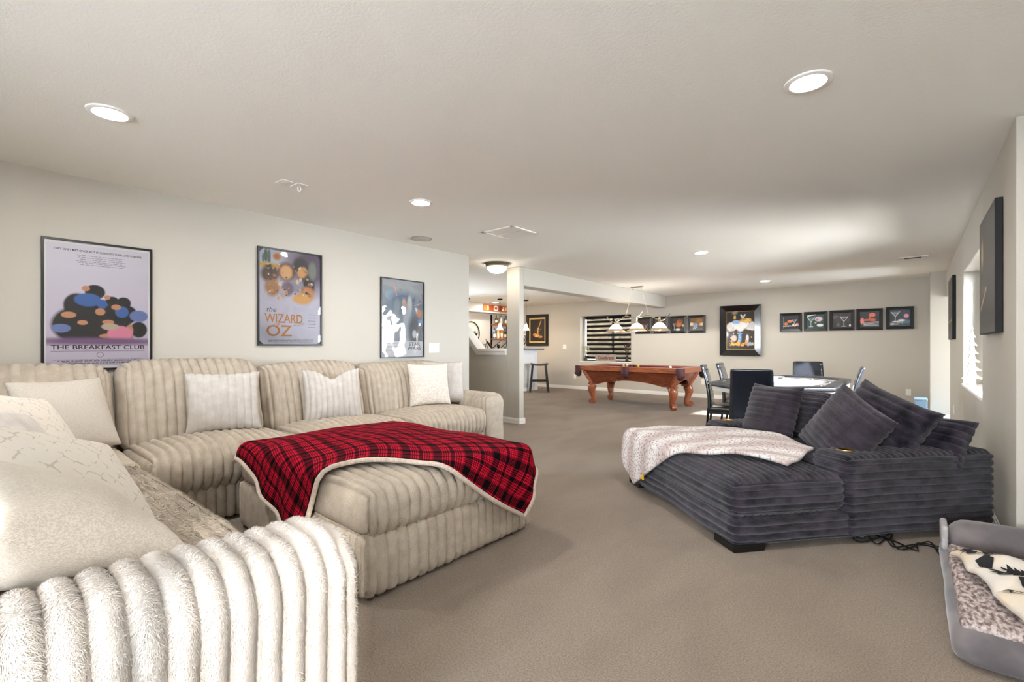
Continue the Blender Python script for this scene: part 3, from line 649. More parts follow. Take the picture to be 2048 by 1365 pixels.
cushion('dark ribbed pillow leaning behind the tilted charcoal one', pillow(.58, .52, .22, (1, .055, .013), seed=73), DARK, lw(.34, 1.36, .64), lvec(-.15, -.90, .35), lvec(-.35, 0, 1), group=G2)
cushion('dark flattened ribbed pillow at the back right corner of the loveseat', pillow(.46, .34, .18, (1, .05, .012), seed=74), DARK, lw(.20, 1.60, .57), lvec(-.15, -.8, .5), group=G2)
# pale fleece throw
def fleece():
    m = pm('pale_flecked_fleece', C(214, 200, 200), .95, bump=.9, bscale=170, bdist=.006, spec=.1, sheen=.4); nt = m.node_tree; b = nt.nodes['Principled BSDF']
    uv = nt.nodes.new('ShaderNodeUVMap'); wv = nt.nodes.new('ShaderNodeTexWave'); wv.inputs['Scale'].default_value = 1.9; wv.inputs['Distortion'].default_value = 3; wv.inputs['Detail'].default_value = 3; wv.bands_direction = 'DIAGONAL'
    nt.links.new(uv.outputs[0], wv.inputs[0]); n = nt.nodes.new('ShaderNodeTexNoise'); n.inputs['Scale'].default_value = 55; n.inputs['Detail'].default_value = 3; nt.links.new(uv.outputs[0], n.inputs['Vector'])
    r1 = nt.nodes.new('ShaderNodeValToRGB'); r1.color_ramp.elements[0].color = C(204, 184, 178); r1.color_ramp.elements[1].color = C(242, 236, 232); nt.links.new(wv.outputs[0], r1.inputs[0])
    r2 = nt.nodes.new('ShaderNodeValToRGB'); r2.color_ramp.elements[0].position = .36; r2.color_ramp.elements[0].color = C(120, 104, 122); r2.color_ramp.elements[1].position = .50; r2.color_ramp.elements[1].color = (1, 1, 1, 1); nt.links.new(n.outputs[0], r2.inputs[0])
    mx = nt.nodes.new('ShaderNodeMix'); mx.data_type = 'RGBA'; mx.blend_type = 'MULTIPLY'; mx.inputs[0].default_value = .75; nt.links.new(r1.outputs[0], mx.inputs[6]); nt.links.new(r2.outputs[0], mx.inputs[7]); nt.links.new(mx.outputs[2], b.inputs['Base Color'])
    return m
S = coons(bot=[(1.20, -.42), (.98, -.28), (.80, -.16), (.60, -.03), (.42, .10), (.34, .24), (.20, .34), (.06, .40)], right=[(.06, .40), (.12, .52), (.22, .66), (.30, .80)],
          top=[(1.62, .10), (1.52, .46), (1.20, .76), (.75, .86), (.30, .80)], left=[(1.20, -.42), (1.42, -.28), (1.56, -.08), (1.62, .10)], n=80, m=50)
S3 = fold(S, (-.045, 1.515, -.045, 1.6), .470, .050, .08, .02)
S3[..., 2] += .008 * np.sin(S[..., 0] * 11 + S[..., 1] * 15)
pt = thing('fleece_throw', 'pale pink flecked fleece throw over the front of the loveseat', 'blanket', lw(0, 0, 0), LA - PI)
L3 = S3.copy(); L3[..., 0] *= -1
cloth('fabric', L3[::-1], fleece(), 1.0, pt, .02)
tg = lw(1.40, -.07, .20)
MB().box(-.018, .018, -.003, .003, -.02, .02).build('tag', pm('yellow_tag', C(235, 190, 30), .7), pt, smooth=False).location = (-1.02, -.085, .17)

# ------------------------------------------------------------------ dog bed, throw and cords
db = thing('dog_bed', 'grey orthopaedic dog bed with fleece top beside the right corner', 'dog bed', (.55, 3.04, 0))
GREYS = pm('grey_suede', C(96, 90, 92), .9, c2=C(118, 110, 110), nscale=6, bump=.2, bscale=300, sheen=.4)
plush('mattress_side', db, (.87, 1.18, .13), (.0, 0, .066), GREYS, None, r=.05, puff=(0, 0, 0), other=.05, seed=80)
FLEECE = pm('tweed_fleece', C(120, 104, 100), 1, c2=C(206, 192, 188), nscale=75, ndetail=4, bump=1, bscale=90, bdist=.012, spec=.1, stretch=(1, .45, 1), c2pos=(.38, .62))
plush('fleece_top', db, (.82, 1.10, .05), (.0, -.0, .128), FLEECE, None, r=.024, puff=(0, 0, .012), other=.02, wobble=.004, seed=81)
bo = plush('bolster', db, (.84, .20, .14), (.01, .46, .185), GREYS, None, r=.08, puff=(0, 0, .02), other=.03, seed=82)
plush('bolster_piping', db, (.03, .19, .125), (-.42, .46, .178), fur('grey_sherpa', C(170, 164, 166), C(205, 200, 200), 60), None, r=.014, puff=(0, 0, 0), other=.012, seed=83, wobble=.003)
# woodland-print blanket, folded in loose rolls
def wood_mat():
    m = pm('woodland_fleece', C(216, 208, 198), .95, c2=C(220, 200, 170), nscale=5, bump=.5, bscale=250, bdist=.003, sheen=.3, spec=.1); return m
tb = thing('woodland_blanket', 'cream fleece blanket with black tree and deer print folded on the dog bed', 'blanket', (.55, 3.02, .165))
NX_, NY_ = 110, 120
def fold_x0(y): return -.41 + .17 * np.clip((.15 - y) / .65, 0, 1) + .008 * np.sin(y * 24.0)
def fold_h(x, y):
    y0 = y + .03 * np.sin(x * 5 + 1) + .012 * np.sin(x * 13)
    r = np.abs(np.sin((y0 - .14) * PI / .215)) ** .8; e = np.clip((x - fold_x0(y)) / .09, 0, 1); e = np.sqrt(np.clip(1 - (1 - e) ** 2, 0, 1))
    return .006 + (.045 + .032 * r) * (.35 + .65 * e) + .005 * np.sin(x * 26 + y * 17) + .004 * np.sin(x * 41 - y * 23)
def fold_x(s_, y): return fold_x0(y) + s_ * (.43 - fold_x0(y))
SS, YY = np.meshgrid(np.linspace(0, 1, NX_), np.linspace(.15, -.50, NY_), indexing='ij'); XX = fold_x(SS, YY); ZZ = fold_h(XX, YY)
i_ = np.arange(NX_ * NY_).reshape(NX_, NY_); F_ = np.stack([i_[:-1, :-1], i_[:-1, 1:], i_[1:, 1:], i_[1:, :-1]], -1).reshape(-1, 4)
wb = mk('fabric', np.stack([XX, YY, ZZ], -1).reshape(-1, 3), F_, wood_mat(), tb, True, 0); md = wb.modifiers.new('thickness', 'SOLIDIFY'); md.thickness = .010; md.offset = -1
INKB = pm('print_black', C(28, 26, 30), .95)
def motif(cx, cy_, sz, kind, ang):
    V_, F2 = [], []
    if kind == 'tree':
        pl = [(-1.2, .07), (-.85, .07), (-.95, .55), (-.45, .12), (-.55, .45), (-.08, .10), (-.18, .36), (.30, .08), (.2, .26), (.9, 0)]; pl = pl + [(a_, -b_) for a_, b_ in pl[-2::-1]]
    elif kind == 'deer':
        pl = [(-.5, .25), (-.55, -.9), (-.42, -.9), (-.34, -.15), (-.2, -.9), (-.08, -.9), (-.12, -.12), (.2, -.12), (.24, -.9), (.36, -.9), (.42, -.05), (.72, .45), (1.05, .5), (.98, .66), (.86, .68), (1.0, 1.1), (.9, 1.1), (.76, .74), (.62, 1.1), (.52, 1.1), (.66, .66), (.34, .26)]
    else:
        pl = []
        for k in range(14): r_ = 1 if k % 2 == 0 else .35; pl.append((r_ * math.cos(k * PI / 7), r_ * math.sin(k * PI / 7)))
    bm = bmesh.new(); vs_ = [bm.verts.new((a_, b_, 0)) for a_, b_ in pl]; bm.faces.new(vs_); bmesh.ops.triangulate(bm, faces=bm.faces[:]); bmesh.ops.subdivide_edges(bm, edges=bm.edges[:], cuts=6, use_grid_fill=True)
    ca, sa = math.cos(ang), math.sin(ang); P_m = []
    for v_ in bm.verts:
        a_, b_ = v_.co.x * sz, v_.co.y * sz; x_, y_ = cx + a_ * ca - b_ * sa, cy_ + a_ * sa + b_ * ca
        y_ = min(max(y_, -.495), .145); P_m.append((x_, y_, float(fold_h(np.array(x_), np.array(y_))) + .007))
    bm.verts.index_update(); F_m = [tuple(v_.index for v_ in f_.verts) for f_ in bm.faces]; bm.free()
    mk('motif', P_m, F_m, INKB, wb, False)
for q in ((-.35, .08, .035, 'leaf', 0), (-.25, .07, .06, 'tree', .2), (-.12, .08, .05, 'deer', -.1), (.04, .06, .07, 'tree', .1), (.22, .07, .05, 'leaf', 0), (-.31, -.03, .045, 'deer', .3), (-.19, -.06, .055, 'tree', -.2), (-.05, -.07, .05, 'leaf', 0), (.12, -.06, .06, 'deer', 0),
          (-.27, -.15, .035, 'leaf', 0), (-.19, -.20, .055, 'deer', .1), (-.05, -.22, .06, 'tree', .1), (.12, -.2, .05, 'leaf', 0), (-.22, -.30, .05, 'tree', .3), (-.12, -.37, .05, 'deer', 0), (.04, -.36, .06, 'tree', .1), (-.17, -.45, .035, 'leaf', 0)): motif(*q)
cd = thing('charging_cable', 'tangled black charging cable on the carpet by the loveseat', 'cable', (.02, 3.72, 0))
rs = random.Random(4)
for k in range(3):
    pts = [(-.30 + .03 * k, -.06 + .1 * k, .006)]
    for j in range(7): pts.append((-.28 + j * .06 + rs.uniform(-.04, .04), rs.uniform(-.16, .16), .006 + .012 * rs.random()))
    pts.append((.16, .02 * k, .006)); MB().tube(crom(pts, 7), .0042, 6).build('cord', BLACKF, cd)
MB().tube([(-.30, -.06, .014), (-.25, -.06, .014)], .012, 8).build('plug', BLACKF, cd); MB().tube([(-.24, .06, .014), (-.15, .05, .014)], .011, 8).build('plug', BLACKF, cd)
MB().tube(crom([(.28, .66, .01), (.33, .56, .09), (.36, .40, .05), (.36, .30, .02)], 6), .004, 6).build('cord', BLACKF, cd)

# ------------------------------------------------------------------ long pile on the plush nearest the camera
def pile(o, n, length, mat, comb, seed, keep=None, name='pile', wid=.0016, lift=.35):
    """short fur strands, one tapered blade each, rooted on the surface of o (kept as one stuff part)"""
    me = o.data; rs = np.random.RandomState(seed); nv = len(me.vertices); co = np.zeros(nv * 3); me.vertices.foreach_get('co', co); co = co.reshape(-1, 3)
    no = np.zeros(nv * 3); me.vertices.foreach_get('normal', no); no = no.reshape(-1, 3)
    nf = len(me.polygons); idx = np.zeros(nf * 4, np.int32); me.polygons.foreach_get('vertices', idx); idx = idx.reshape(-1, 4); ar = np.zeros(nf); me.polygons.foreach_get('area', ar)
    if keep is not None: ar = ar * keep(co[idx].mean(1))
    f = rs.choice(nf, n, p=ar / ar.sum()); u = rs.rand(n, 1); v = rs.rand(n, 1); q = idx[f]
    def bi(A): return (A[q[:, 0]] * (1 - u) + A[q[:, 1]] * u) * (1 - v) + (A[q[:, 3]] * (1 - u) + A[q[:, 2]] * u) * v
    P = bi(co); N = bi(no); N /= np.linalg.norm(N, axis=1, keepdims=True)
    sw = np.stack([wob(P, seed + k, 9) for k in range(3)], 1)
    D = np.array(comb) + .75 * sw + .35 * rs.randn(n, 3); D -= N * np.sum(D * N, 1, keepdims=True); D /= np.linalg.norm(D, axis=1, keepdims=True) + 1e-9
    L = length * (.6 + .7 * rs.rand(n, 1)); S_ = np.cross(N, D) * wid
    m1 = P + (D * .75 + N * lift) * L * .55; tip = P + (D + N * lift * .7) * L
    V = np.stack([P - S_, P + S_, m1 + S_ * .7, m1 - S_ * .7, tip], 1).reshape(-1, 3); b = np.arange(n)[:, None] * 5
    F = [tuple(r) for r in (b + np.array([[0, 1, 2, 3]]))] + [tuple(r) for r in (b + np.array([[3, 2, 4]]))]
    c_ = mk(name, V, F, mat, o, True, 0); setp(c_, kind='stuff'); return c_
PILE = pm('pale_pile', C(204, 197, 190), .9, spec=.2)
pile(NEAR_ARM, 150000, .016, PILE, (.25, -.1, -.8), 5, keep=lambda c: ((c[:, 0] > -.16) & (c[:, 2] > -.28)).astype(float), wid=.0011, lift=.26)
pile(RETURN_SEAT, 60000, .020, pm('cream_pile', C(192, 180, 164), .9, spec=.15), (.9, .35, 0), 9, keep=lambda c: ((c[:, 2] > -.02) | (c[:, 1] > .3)).astype(float), lift=.22, wid=.0022)

# ------------------------------------------------------------------ framed posters on the left wall
GLOSSP = attr_mat('poster_print', .5)
PICGLASS = pane_mat('picture_glazing', ior=1.5, wav=.012)
PICGLASS2 = pane_mat('flat_picture_glazing', ior=1.35)
def frame_mb(wd, ht, fw, dp, z0=0):
    m = MB(); o = [(-wd / 2, -ht / 2), (wd / 2, -ht / 2), (wd / 2, ht / 2), (-wd / 2, ht / 2)]; i = [(-wd / 2 + fw, -ht / 2 + fw), (wd / 2 - fw, -ht / 2 + fw), (wd / 2 - fw, ht / 2 - fw), (-wd / 2 + fw, ht / 2 - fw)]
    return o, i
def frame_part(t, wd, ht, fw, dp, mat, inner=None, slope=0):
    o, i = frame_mb(wd, ht, fw, dp); inner = dp if inner is None else inner
    v = [(x, y, 0) for x, y in o] + [(x, y, dp) for x, y in o] + [(x, y, inner) for x, y in i] + [(x, y, 0) for x, y in i]; f = []
    for k in range(4):
        j = (k + 1) % 4; f += [(k, j, 4 + j, 4 + k), (4 + k, 4 + j, 8 + j, 8 + k), (8 + k, 8 + j, 12 + j, 12 + k), (12 + k, 12 + j, j, k)]
    return mk('frame', v, f, mat, t, False)
def hang(name, label, cat, loc, facing, group=None):
    """an Empty whose local xy is the picture plane and local z its facing direction"""
    t = thing(name, label, cat, loc, 0, group); rz = {'+x': R(90), '-y': 0, '-x': R(-90)}[facing]
    t.rotation_mode = 'XYZ'; t.rotation_euler = (R(90), 0, rz); return t
def put_text(t, txt, size, x, y, z, mat, width=None, **k):
    v, f = text_mesh(txt, size, width=width, **k); o = mk('lettering', v, f, mat, t, False); o.location = (x, y, z); return o
INK = pm('print_ink', C(24, 20, 28), .6); INKG = pm('print_ink_grey', C(96, 90, 104), .6); INKO = pm('print_ink_orange', C(206, 134, 70), .6)
def dashes(a, y, x0, x1, c, seed):
    rs = random.Random(seed); x = x0
    while x < x1:
        w_ = rs.uniform(.015, .05); a.rect(x, min(x + w_, x1), y - .0022, y + .0022, c); x += w_ + .008
def poster(label, y0, y1, z0, z1, art, glass, margin=.0, fw=.014):
    wd, ht = y1 - y0, z1 - z0
    t = hang('framed_poster', label, 'poster', (XL + .001, (y0 + y1) / 2, (z0 + z1) / 2), '+x', 'framed posters on the left wall')
    frame_part(t, wd, ht, fw, .022, BLACKF)
    MB().box(-wd / 2 + .01, wd / 2 - .01, -ht / 2 + .01, ht / 2 - .01, .003, .008).build('backing', pm('poster_paper', C(236, 234, 236), .7), t, smooth=False)
    art.build(GLOSSP, t, .0092)
    g = MB().box(-wd / 2 + fw, wd / 2 - fw, -ht / 2 + fw, ht / 2 - fw, .0145, .0155).build('glazing', glass, t, smooth=False)
    return t, wd, ht
# lilac poster: loose heap of rounded colour shapes
a = Art(.575, .88, .0035, (206, 198, 214)); a.grad(0, 1, (196, 182, 206), (218, 214, 226))
a.ell(.5, .16, .62, .06, (150, 118, 158), .9)
for c, L_ in (((20, 18, 22), [(.30, .34, .26, .15), (.5, .28, .34, .15), (.28, .50, .13, .10), (.60, .40, .22, .12), (.42, .40, .18, .12), (.45, .62, .10, .06), (.74, .54, .075, .05), (.90, .31, .09, .07), (.62, .55, .07, .04), (.78, .44, .10, .08)]),
              ((52, 96, 164), [(.38, .55, .13, .055), (.72, .46, .07, .05), (.52, .52, .05, .04)]), ((104, 122, 178), [(.90, .43, .10, .05), (.13, .31, .09, .035)]),
              ((196, 136, 98), [(.36, .645, .04, .022), (.20, .42, .07, .026), (.50, .455, .05, .03), (.66, .50, .05, .024), (.80, .30, .04, .05), (.58, .37, .06, .02), (.33, .36, .05, .02), (.58, .25, .09, .02), (.57, .58, .03, .02)]),
              ((222, 132, 160), [(.70, .27, .13, .07), (.78, .20, .10, .03)]), ((190, 170, 150), [(.60, .33, .09, .03), (.06, .20, .05, .03)])):
    for q in L_: a.ell(*q, c, .16)
low = a.Y < .20
a.c[low] = np.array(C(190, 172, 200)[:3]); a.ell(.5, .205, .75, .03, (120, 88, 128), .9); a.rect(0, 1, 0, .165, (204, 194, 212))
for k, y in enumerate((.935, .915, .902, .885, .868, .855, .842)[1:]): dashes(a, y, .27 + .02 * (k % 3), .76 - .03 * (k % 2), (120, 112, 128), k)
for k, y in enumerate((.052, .042, .032, .022)): dashes(a, y, .06 + .04 * k, .94 - .05 * (k % 2), (110, 102, 118), 20 + k)
t, wd, ht = poster('tall lilac poster with a dark central group, leftmost on the wall', .372, .998, 1.03, 1.973, a, PICGLASS2)
put_text(t, 'THEY ONLY MET ONCE, BUT IT CHANGED THEIR LIVES FOREVER.', .02, 0, .398, .0095, INK, width=.50, bold=True)
put_text(t, 'THE BREAKFAST CLUB', .042, 0, -.305, .0095, INK, width=.53, bold=True)
MB().box(-.265, .265, -.0012, .0012, 0, .0006).build('underline', INK, t, smooth=False).location = (0, -.332, .0095)
MB().tube(torus_pts((0, 0, 0), .019, 'z', 20), .0012, 5, closed=True).build('emblem', INK, t).location = (0, -.36, .0098)
# painted poster with orange title
a = Art(.59, .90, .0035, (206, 204, 220)); a.grad(.0, 1, (212, 210, 224), (196, 190, 210))
a.ell(.85, .86, .42, .26, (92, 74, 98), .9); a.ell(.12, .90, .22, .12, (190, 200, 216), .9)
for q in ((.10, .93, .03, .07, (84, 98, 88)), (.15, .91, .025, .09, (96, 108, 98)), (.06, .90, .02, .05, (104, 112, 104)), (.27, .93, .065, .04, (206, 140, 70)), (.27, .93, .04, .025, (190, 110, 60)), (.15, .83, .2, .03, (214, 176, 84))): a.ell(*q, .5)
for q in ((.16, .74, .14, .09, (86, 62, 44)), (.42, .78, .15, .10, (104, 58, 34)), (.42, .775, .10, .075, (232, 178, 122)), (.66, .86, .13, .09, (40, 32, 36)), (.69, .79, .09, .06, (222, 160, 88)), (.80, .66, .10, .12, (34, 30, 36)), (.60, .64, .10, .07, (150, 150, 166)),
          (.20, .60, .12, .09, (176, 128, 84)), (.44, .60, .10, .08, (122, 104, 116)), (.78, .56, .12, .08, (206, 140, 86)), (.68, .50, .16, .06, (222, 164, 90)), (.86, .82, .07, .10, (120, 130, 118)), (.38, .55, .06, .05, (196, 176, 176))): a.ell(*q, .45)
a.speck(60, (.08, .85, .48, .85), [(206, 150, 90), (70, 50, 44), (230, 200, 170), (160, 120, 96)], .01, .03, 4)
for k in range(5): dashes(a, .33 - k * .035, .78, .92, (60, 56, 66), 40 + k)
for k in range(3): dashes(a, .055 - k * .014, .14, .88, (120, 116, 128), 50 + k)
for k in range(3): dashes(a, .235 - k * .014, .54, .72, (120, 116, 128), 60 + k)
t, wd, ht = poster('film poster with orange lettering and painted portraits, middle of the left wall', 1.790, 2.412, 1.210, 2.135, a, PICGLASS)
put_text(t, 'the', .07, -.19, -.12, .0095, pm('print_ink_brown', C(86, 66, 60), .6), shear=.3)
put_text(t, 'WIZARD', .12, -.065, -.205, .0095, INKO, width=.36, bold=True)
put_text(t, 'OF', .04, -.135, -.262, .0095, INKO)
put_text(t, 'OZ', .15, -.115, -.325, .0095, INKO, width=.24, bold=True)
for sx in (-1, 1):
    for sy in (-1, 1): MB().add([(sx * .295, sy * .447, .0165), (sx * .262, sy * .447, .0165), (sx * .295, sy * .414, .0165)], [(0, 1, 2) if sx * sy < 0 else (0, 2, 1)]).build('corner_clip', BLACKF, t, smooth=False)
# glossy space poster
a = Art(.59, .90, .0035, (214, 216, 222)); a.grad(.0, 1, (226, 226, 230), (136, 142, 150))
a.rect(0, 1, .20, 1, (120, 130, 142)); a.ell(.5, .93, .7, .14, (160, 164, 168), .9); a.ell(.18, .80, .10, .07, (148, 168, 186), .3); a.ell(.5, .72, .34, .14, (86, 110, 138), .7)
for q in ((.35, .66, .08, .1, (128, 140, 150)), (.52, .70, .05, .07, (196, 150, 120)), (.66, .68, .06, .12, (200, 196, 190)), (.90, .58, .06, .06, (214, 120, 70)), (.60, .45, .10, .22, (176, 184, 194)), (.80, .35, .18, .2, (70, 78, 90)), (.25, .35, .2, .2, (150, 158, 168)), (.93, .47, .06, .03, (110, 150, 190)), (.78, .30, .05, .05, (214, 218, 220))): a.ell(*q, .6)
a.line(.34, .80, .27, .98, .012, (232, 150, 120)); a.line(.78, .68, .99, .73, .008, (232, 170, 140)); a.rect(0, 1, 0, .20, (222, 222, 226))
for k in range(7): dashes(a, .17 - k * .018, .10, .55, (150, 150, 158), 70 + k)
t, wd, ht = poster('glossy grey-blue space film poster at the right of the row', 3.113, 3.739, 1.068, 1.998, a, PICGLASS)
put_text(t, 'STAR', .06, .165, -.305, .0095, pm('print_ink_slate', C(74, 76, 84), .6), width=.17, bold=True); put_text(t, 'WARS', .06, .165, -.355, .0095, MATS['print_ink_slate'], width=.21, bold=True)

# ------------------------------------------------------------------ pictures on the far wall
ARTM = attr_mat('canvas_print', .4, .2)
def glass_sil(a, cx, base, hgt, c, w=.16):
    top = base + hgt
    for k in range(9): a.line(cx - w * (1 - k / 9), top - k / 9 * hgt * .48, cx + w * (1 - k / 9), top - k / 9 * hgt * .48, .006, c)
    a.line(cx - w, top, cx, top - hgt * .5, .012, (235, 240, 245)); a.line(cx + w, top, cx, top - hgt * .5, .012, (235, 240, 245)); a.line(cx, top - hgt * .5, cx, base, .012, (235, 240, 245)); a.line(cx - w * .6, base, cx + w * .6, base, .014, (235, 240, 245))
def small_pic(label, x0, x1, z0, z1, n, tone, group):
    wd, ht = x1 - x0, z1 - z0
    t = hang('framed_picture', label, 'picture', ((x0 + x1) / 2, YB - .001, (z0 + z1) / 2), '-y', group)
    frame_part(t, wd, ht, .055, .03, BLACKF, .018)
    a = Art(wd - .108, ht - .108, .005, tone[0]); f = tone[1]; f(a); a.build(ARTM, t, .012)
    return t
def s1(a): a.speck(14, (.1, .9, .1, .6), [(120, 70, 40), (80, 50, 34)], .05, .12, 2); a.ell(.3, .4, .2, .2, (190, 140, 90), .5); a.ell(.3, .4, .12, .12, (110, 64, 36), .5); a.line(.62, .2, .8, .6, .02, (200, 200, 200)); a.line(.8, .2, .66, .55, .02, (190, 190, 190)); a.ell(.7, .4, .1, .1, (140, 130, 124), .6)
def s2(a): a.grad(0, 1, (120, 100, 70), (84, 62, 44)); a.rect(0, 1, 0, .2, (130, 122, 92)); glass_sil(a, .4, .18, .62, (150, 150, 160)); a.ell(.78, .45, .12, .1, (150, 110, 70), .6)
def s3(a): a.grad(0, 1, (30, 24, 22), (70, 56, 44)); a.ell(.62, .62, .24, .26, (188, 108, 66), .5); a.ell(.55, .45, .2, .14, (206, 124, 78), .5); a.ell(.72, .75, .16, .1, (150, 84, 50), .5); glass_sil(a, .2, .1, .5, (170, 170, 176), .1); a.ell(.5, .12, .2, .08, (210, 206, 204), .5); a.ell(.92, .42, .08, .1, (240, 220, 170), .6)
def s4(a): a.grad(0, 1, (96, 88, 92), (128, 92, 50)); a.ell(.1, .5, .2, .12, (246, 224, 178), .8); a.ell(.92, .5, .2, .12, (246, 224, 178), .8); a.ell(.7, .75, .25, .2, (160, 108, 54), .7); a.ell(.42, .38, .2, .2, (150, 160, 176), .6); a.ell(.38, .25, .12, .12, (110, 140, 180), .6); a.speck(24, (.25, .6, .15, .55), [(200, 206, 214), (90, 100, 120)], .02, .04, 5)
def t1(a): a.rect(.02, .05, .05, .95, (150, 150, 150)); a.ell(.45, .58, .15, .1, (226, 130, 84), .5); a.ell(.2, .4, .12, .12, (190, 120, 80), .6); glass_sil(a, .72, .28, .42, (120, 140, 160), .15); a.line(.05, .22, .95, .26, .04, (170, 190, 180)); a.ell(.9, .36, .1, .08, (220, 120, 110), .5); a.speck(16, (.1, .9, .2, .4), [(230, 230, 220), (220, 150, 110)], .02, .05, 6)
def t2(a): a.grad(0, 1, (22, 62, 56), (30, 74, 66)); glass_sil(a, .24, .12, .66, (140, 160, 160), .2); a.ell(.68, .66, .22, .17, (214, 186, 202), .3); a.ell(.6, .62, .08, .07, (160, 120, 150), .6); a.ell(.76, .22, .18, .1, (226, 222, 220), .3); a.ell(.5, .4, .06, .04, (230, 160, 90), .4); a.line(.02, .9, .5, .97, .03, (220, 220, 220)); a.line(.02, .8, .2, .95, .02, (210, 210, 210))
def t3(a): a.speck(16, (.1, .9, .3, .95), [(74, 64, 62), (58, 50, 48), (90, 80, 76)], .06, .14, 7); glass_sil(a, .62, .1, .64, (200, 206, 212), .22); a.ell(.95, .15, .06, .08, (220, 220, 220), .5); a.ell(.3, .2, .1, .12, (96, 84, 62), .6)
def t4(a): a.ell(.64, .78, .17, .13, (224, 110, 84), .3); a.line(.52, .7, .5, .45, .04, (216, 96, 76)); a.ell(.66, .46, .16, .1, (200, 90, 70), .5); a.ell(.36, .46, .22, .06, (206, 96, 70), .5); a.ell(.12, .4, .1, .2, (220, 130, 110), .5)
for _n, _f in (('t4', t4),):
    pass
def t4b(a):
    t4(a)
    for k in range(4): a.line(.2, .3 - k * .07, .97, .34 - k * .08, .014, (226, 226, 226))
def t5(a): glass_sil(a, .28, .3, .58, (150, 160, 170), .22); a.ell(.82, .62, .12, .12, (232, 150, 190), .3); a.ell(.82, .28, .26, .12, (60, 110, 124), .6); a.ell(.58, .36, .18, .06, (226, 230, 232), .5); [a.line(.03, .26 - k * .08, .66, .3 - k * .08, .014, (226, 226, 226)) for k in range(3)]
GA, GB = 'small square pictures left of the big one on the far wall', 'small square pictures right of the big one on the far wall'
for (x0, x1), z0, z1, lab, tn in (((-5.405, -4.975), 1.513, 1.935, 'square black framed brown picture, leftmost of four beside the far window', ((52, 34, 24), s1)), ((-4.949, -4.552), 1.511, 1.938, 'square black framed cocktail glass picture partly behind the pool table lamp', ((96, 76, 54), s2)),
                                  ((-4.515, -4.112), 1.513, 1.935, 'square black framed picture with an orange cloud shape over the pool table', ((40, 30, 26), s3)), ((-4.077, -3.671), 1.517, 1.931, 'square black framed picture with two pale glows, rightmost of four', ((96, 80, 66), s4))):
    small_pic(lab, x0, x1, z0, z1, 0, tn, GA)
for (x0, x1), z0, z1, lab, tn in (((-2.138, -1.737), 1.505, 1.895, 'small black framed picture with an orange fruit and glass, leftmost of five', ((26, 22, 24), t1)), ((-1.702, -1.298), 1.512, 1.903, 'small black framed green card table picture', ((24, 64, 58), t2)),
                                  ((-1.265, -.860), 1.514, 1.912, 'small black framed picture of a single pale cocktail glass, third of five', ((40, 34, 34), t3)), ((-.829, -.426), 1.514, 1.92, 'small black framed picture with a red curled shape, fourth of five', ((34, 30, 32), t4b)),
                                  ((-.381, .017), 1.52, 1.933, 'small black framed picture with a glass and pink ball, nearest the corner', ((20, 28, 34), t5))):
    small_pic(lab, x0, x1, z0, z1, 0, tn, GB)
t = hang('framed_picture', 'large black framed picture of a white cloud and gold figures on the far wall', 'picture', (-2.913, YB - .001, 1.553), '-y')
frame_part(t, .842, 1.115, .13, .075, pm('lacquer_frame', C(20, 19, 22), .2, coat=.5), .02)
a = Art(.59, .86, .006, (30, 22, 20)); a.rect(0, 1, 0, .012, (206, 168, 70)); a.rect(0, 1, .988, 1, (206, 168, 70)); a.rect(0, .016, 0, 1, (206, 168, 70)); a.rect(.984, 1, 0, 1, (206, 168, 70))
a.speck(34, (.08, .92, .56, .68), [(226, 224, 222), (206, 202, 202), (240, 238, 236)], .07, .13, 8); a.ell(.35, .72, .14, .05, (150, 190, 226), .4); a.ell(.68, .76, .2, .055, (220, 170, 80), .4); a.speck(20, (.5, .86, .7, .8), [(240, 200, 110), (110, 80, 40)], .015, .03, 9)
a.ell(.3, .86, .04, .03, (214, 180, 110), .5); a.ell(.3, .82, .05, .025, (224, 170, 60), .5); a.line(.56, .84, .52, .9, .03, (210, 210, 214)); a.line(.6, .84, .66, .9, .03, (210, 210, 214))
a.speck(40, (.08, .92, .12, .22), [(222, 150, 50), (236, 180, 70), (180, 110, 40)], .02, .05, 10); a.ell(.27, .3, .1, .08, (206, 180, 170), .5); a.ell(.48, .32, .06, .14, (90, 150, 214), .4); a.ell(.74, .3, .05, .09, (206, 206, 210), .5); a.ell(.84, .15, .1, .035, (120, 170, 214), .5); a.speck(30, (.1, .9, .16, .44), [(230, 190, 110), (40, 34, 34), (180, 196, 210)], .008, .02, 11)
a.build(ARTM, t, .012)
t = hang('framed_picture', 'black framed golden saxophone picture on the far wall by the bar', 'picture', (-8.57, YB - .001, 1.682), '-y')
frame_part(t, .80, .935, .09, .05, BLACKF, .03)
MB().box(-.315, .315, -.385, .385, .004, .010).build('mat_board', pm('gold_mat', C(206, 170, 104), .5), t, smooth=False)
a = Art(.53, .66, .006, (34, 22, 14)); a.line(.75, .92, .55, .55, .035, (196, 140, 70)); a.line(.55, .55, .5, .3, .05, (206, 150, 76)); a.ell(.45, .26, .2, .07, (226, 170, 90), .4); a.ell(.3, .3, .12, .05, (190, 130, 60), .5); a.ell(.7, .2, .16, .05, (180, 120, 60), .5); a.speck(24, (.25, .8, .15, .6), [(230, 190, 120), (120, 76, 36)], .012, .03, 12)
a.build(ARTM, t, .0105)
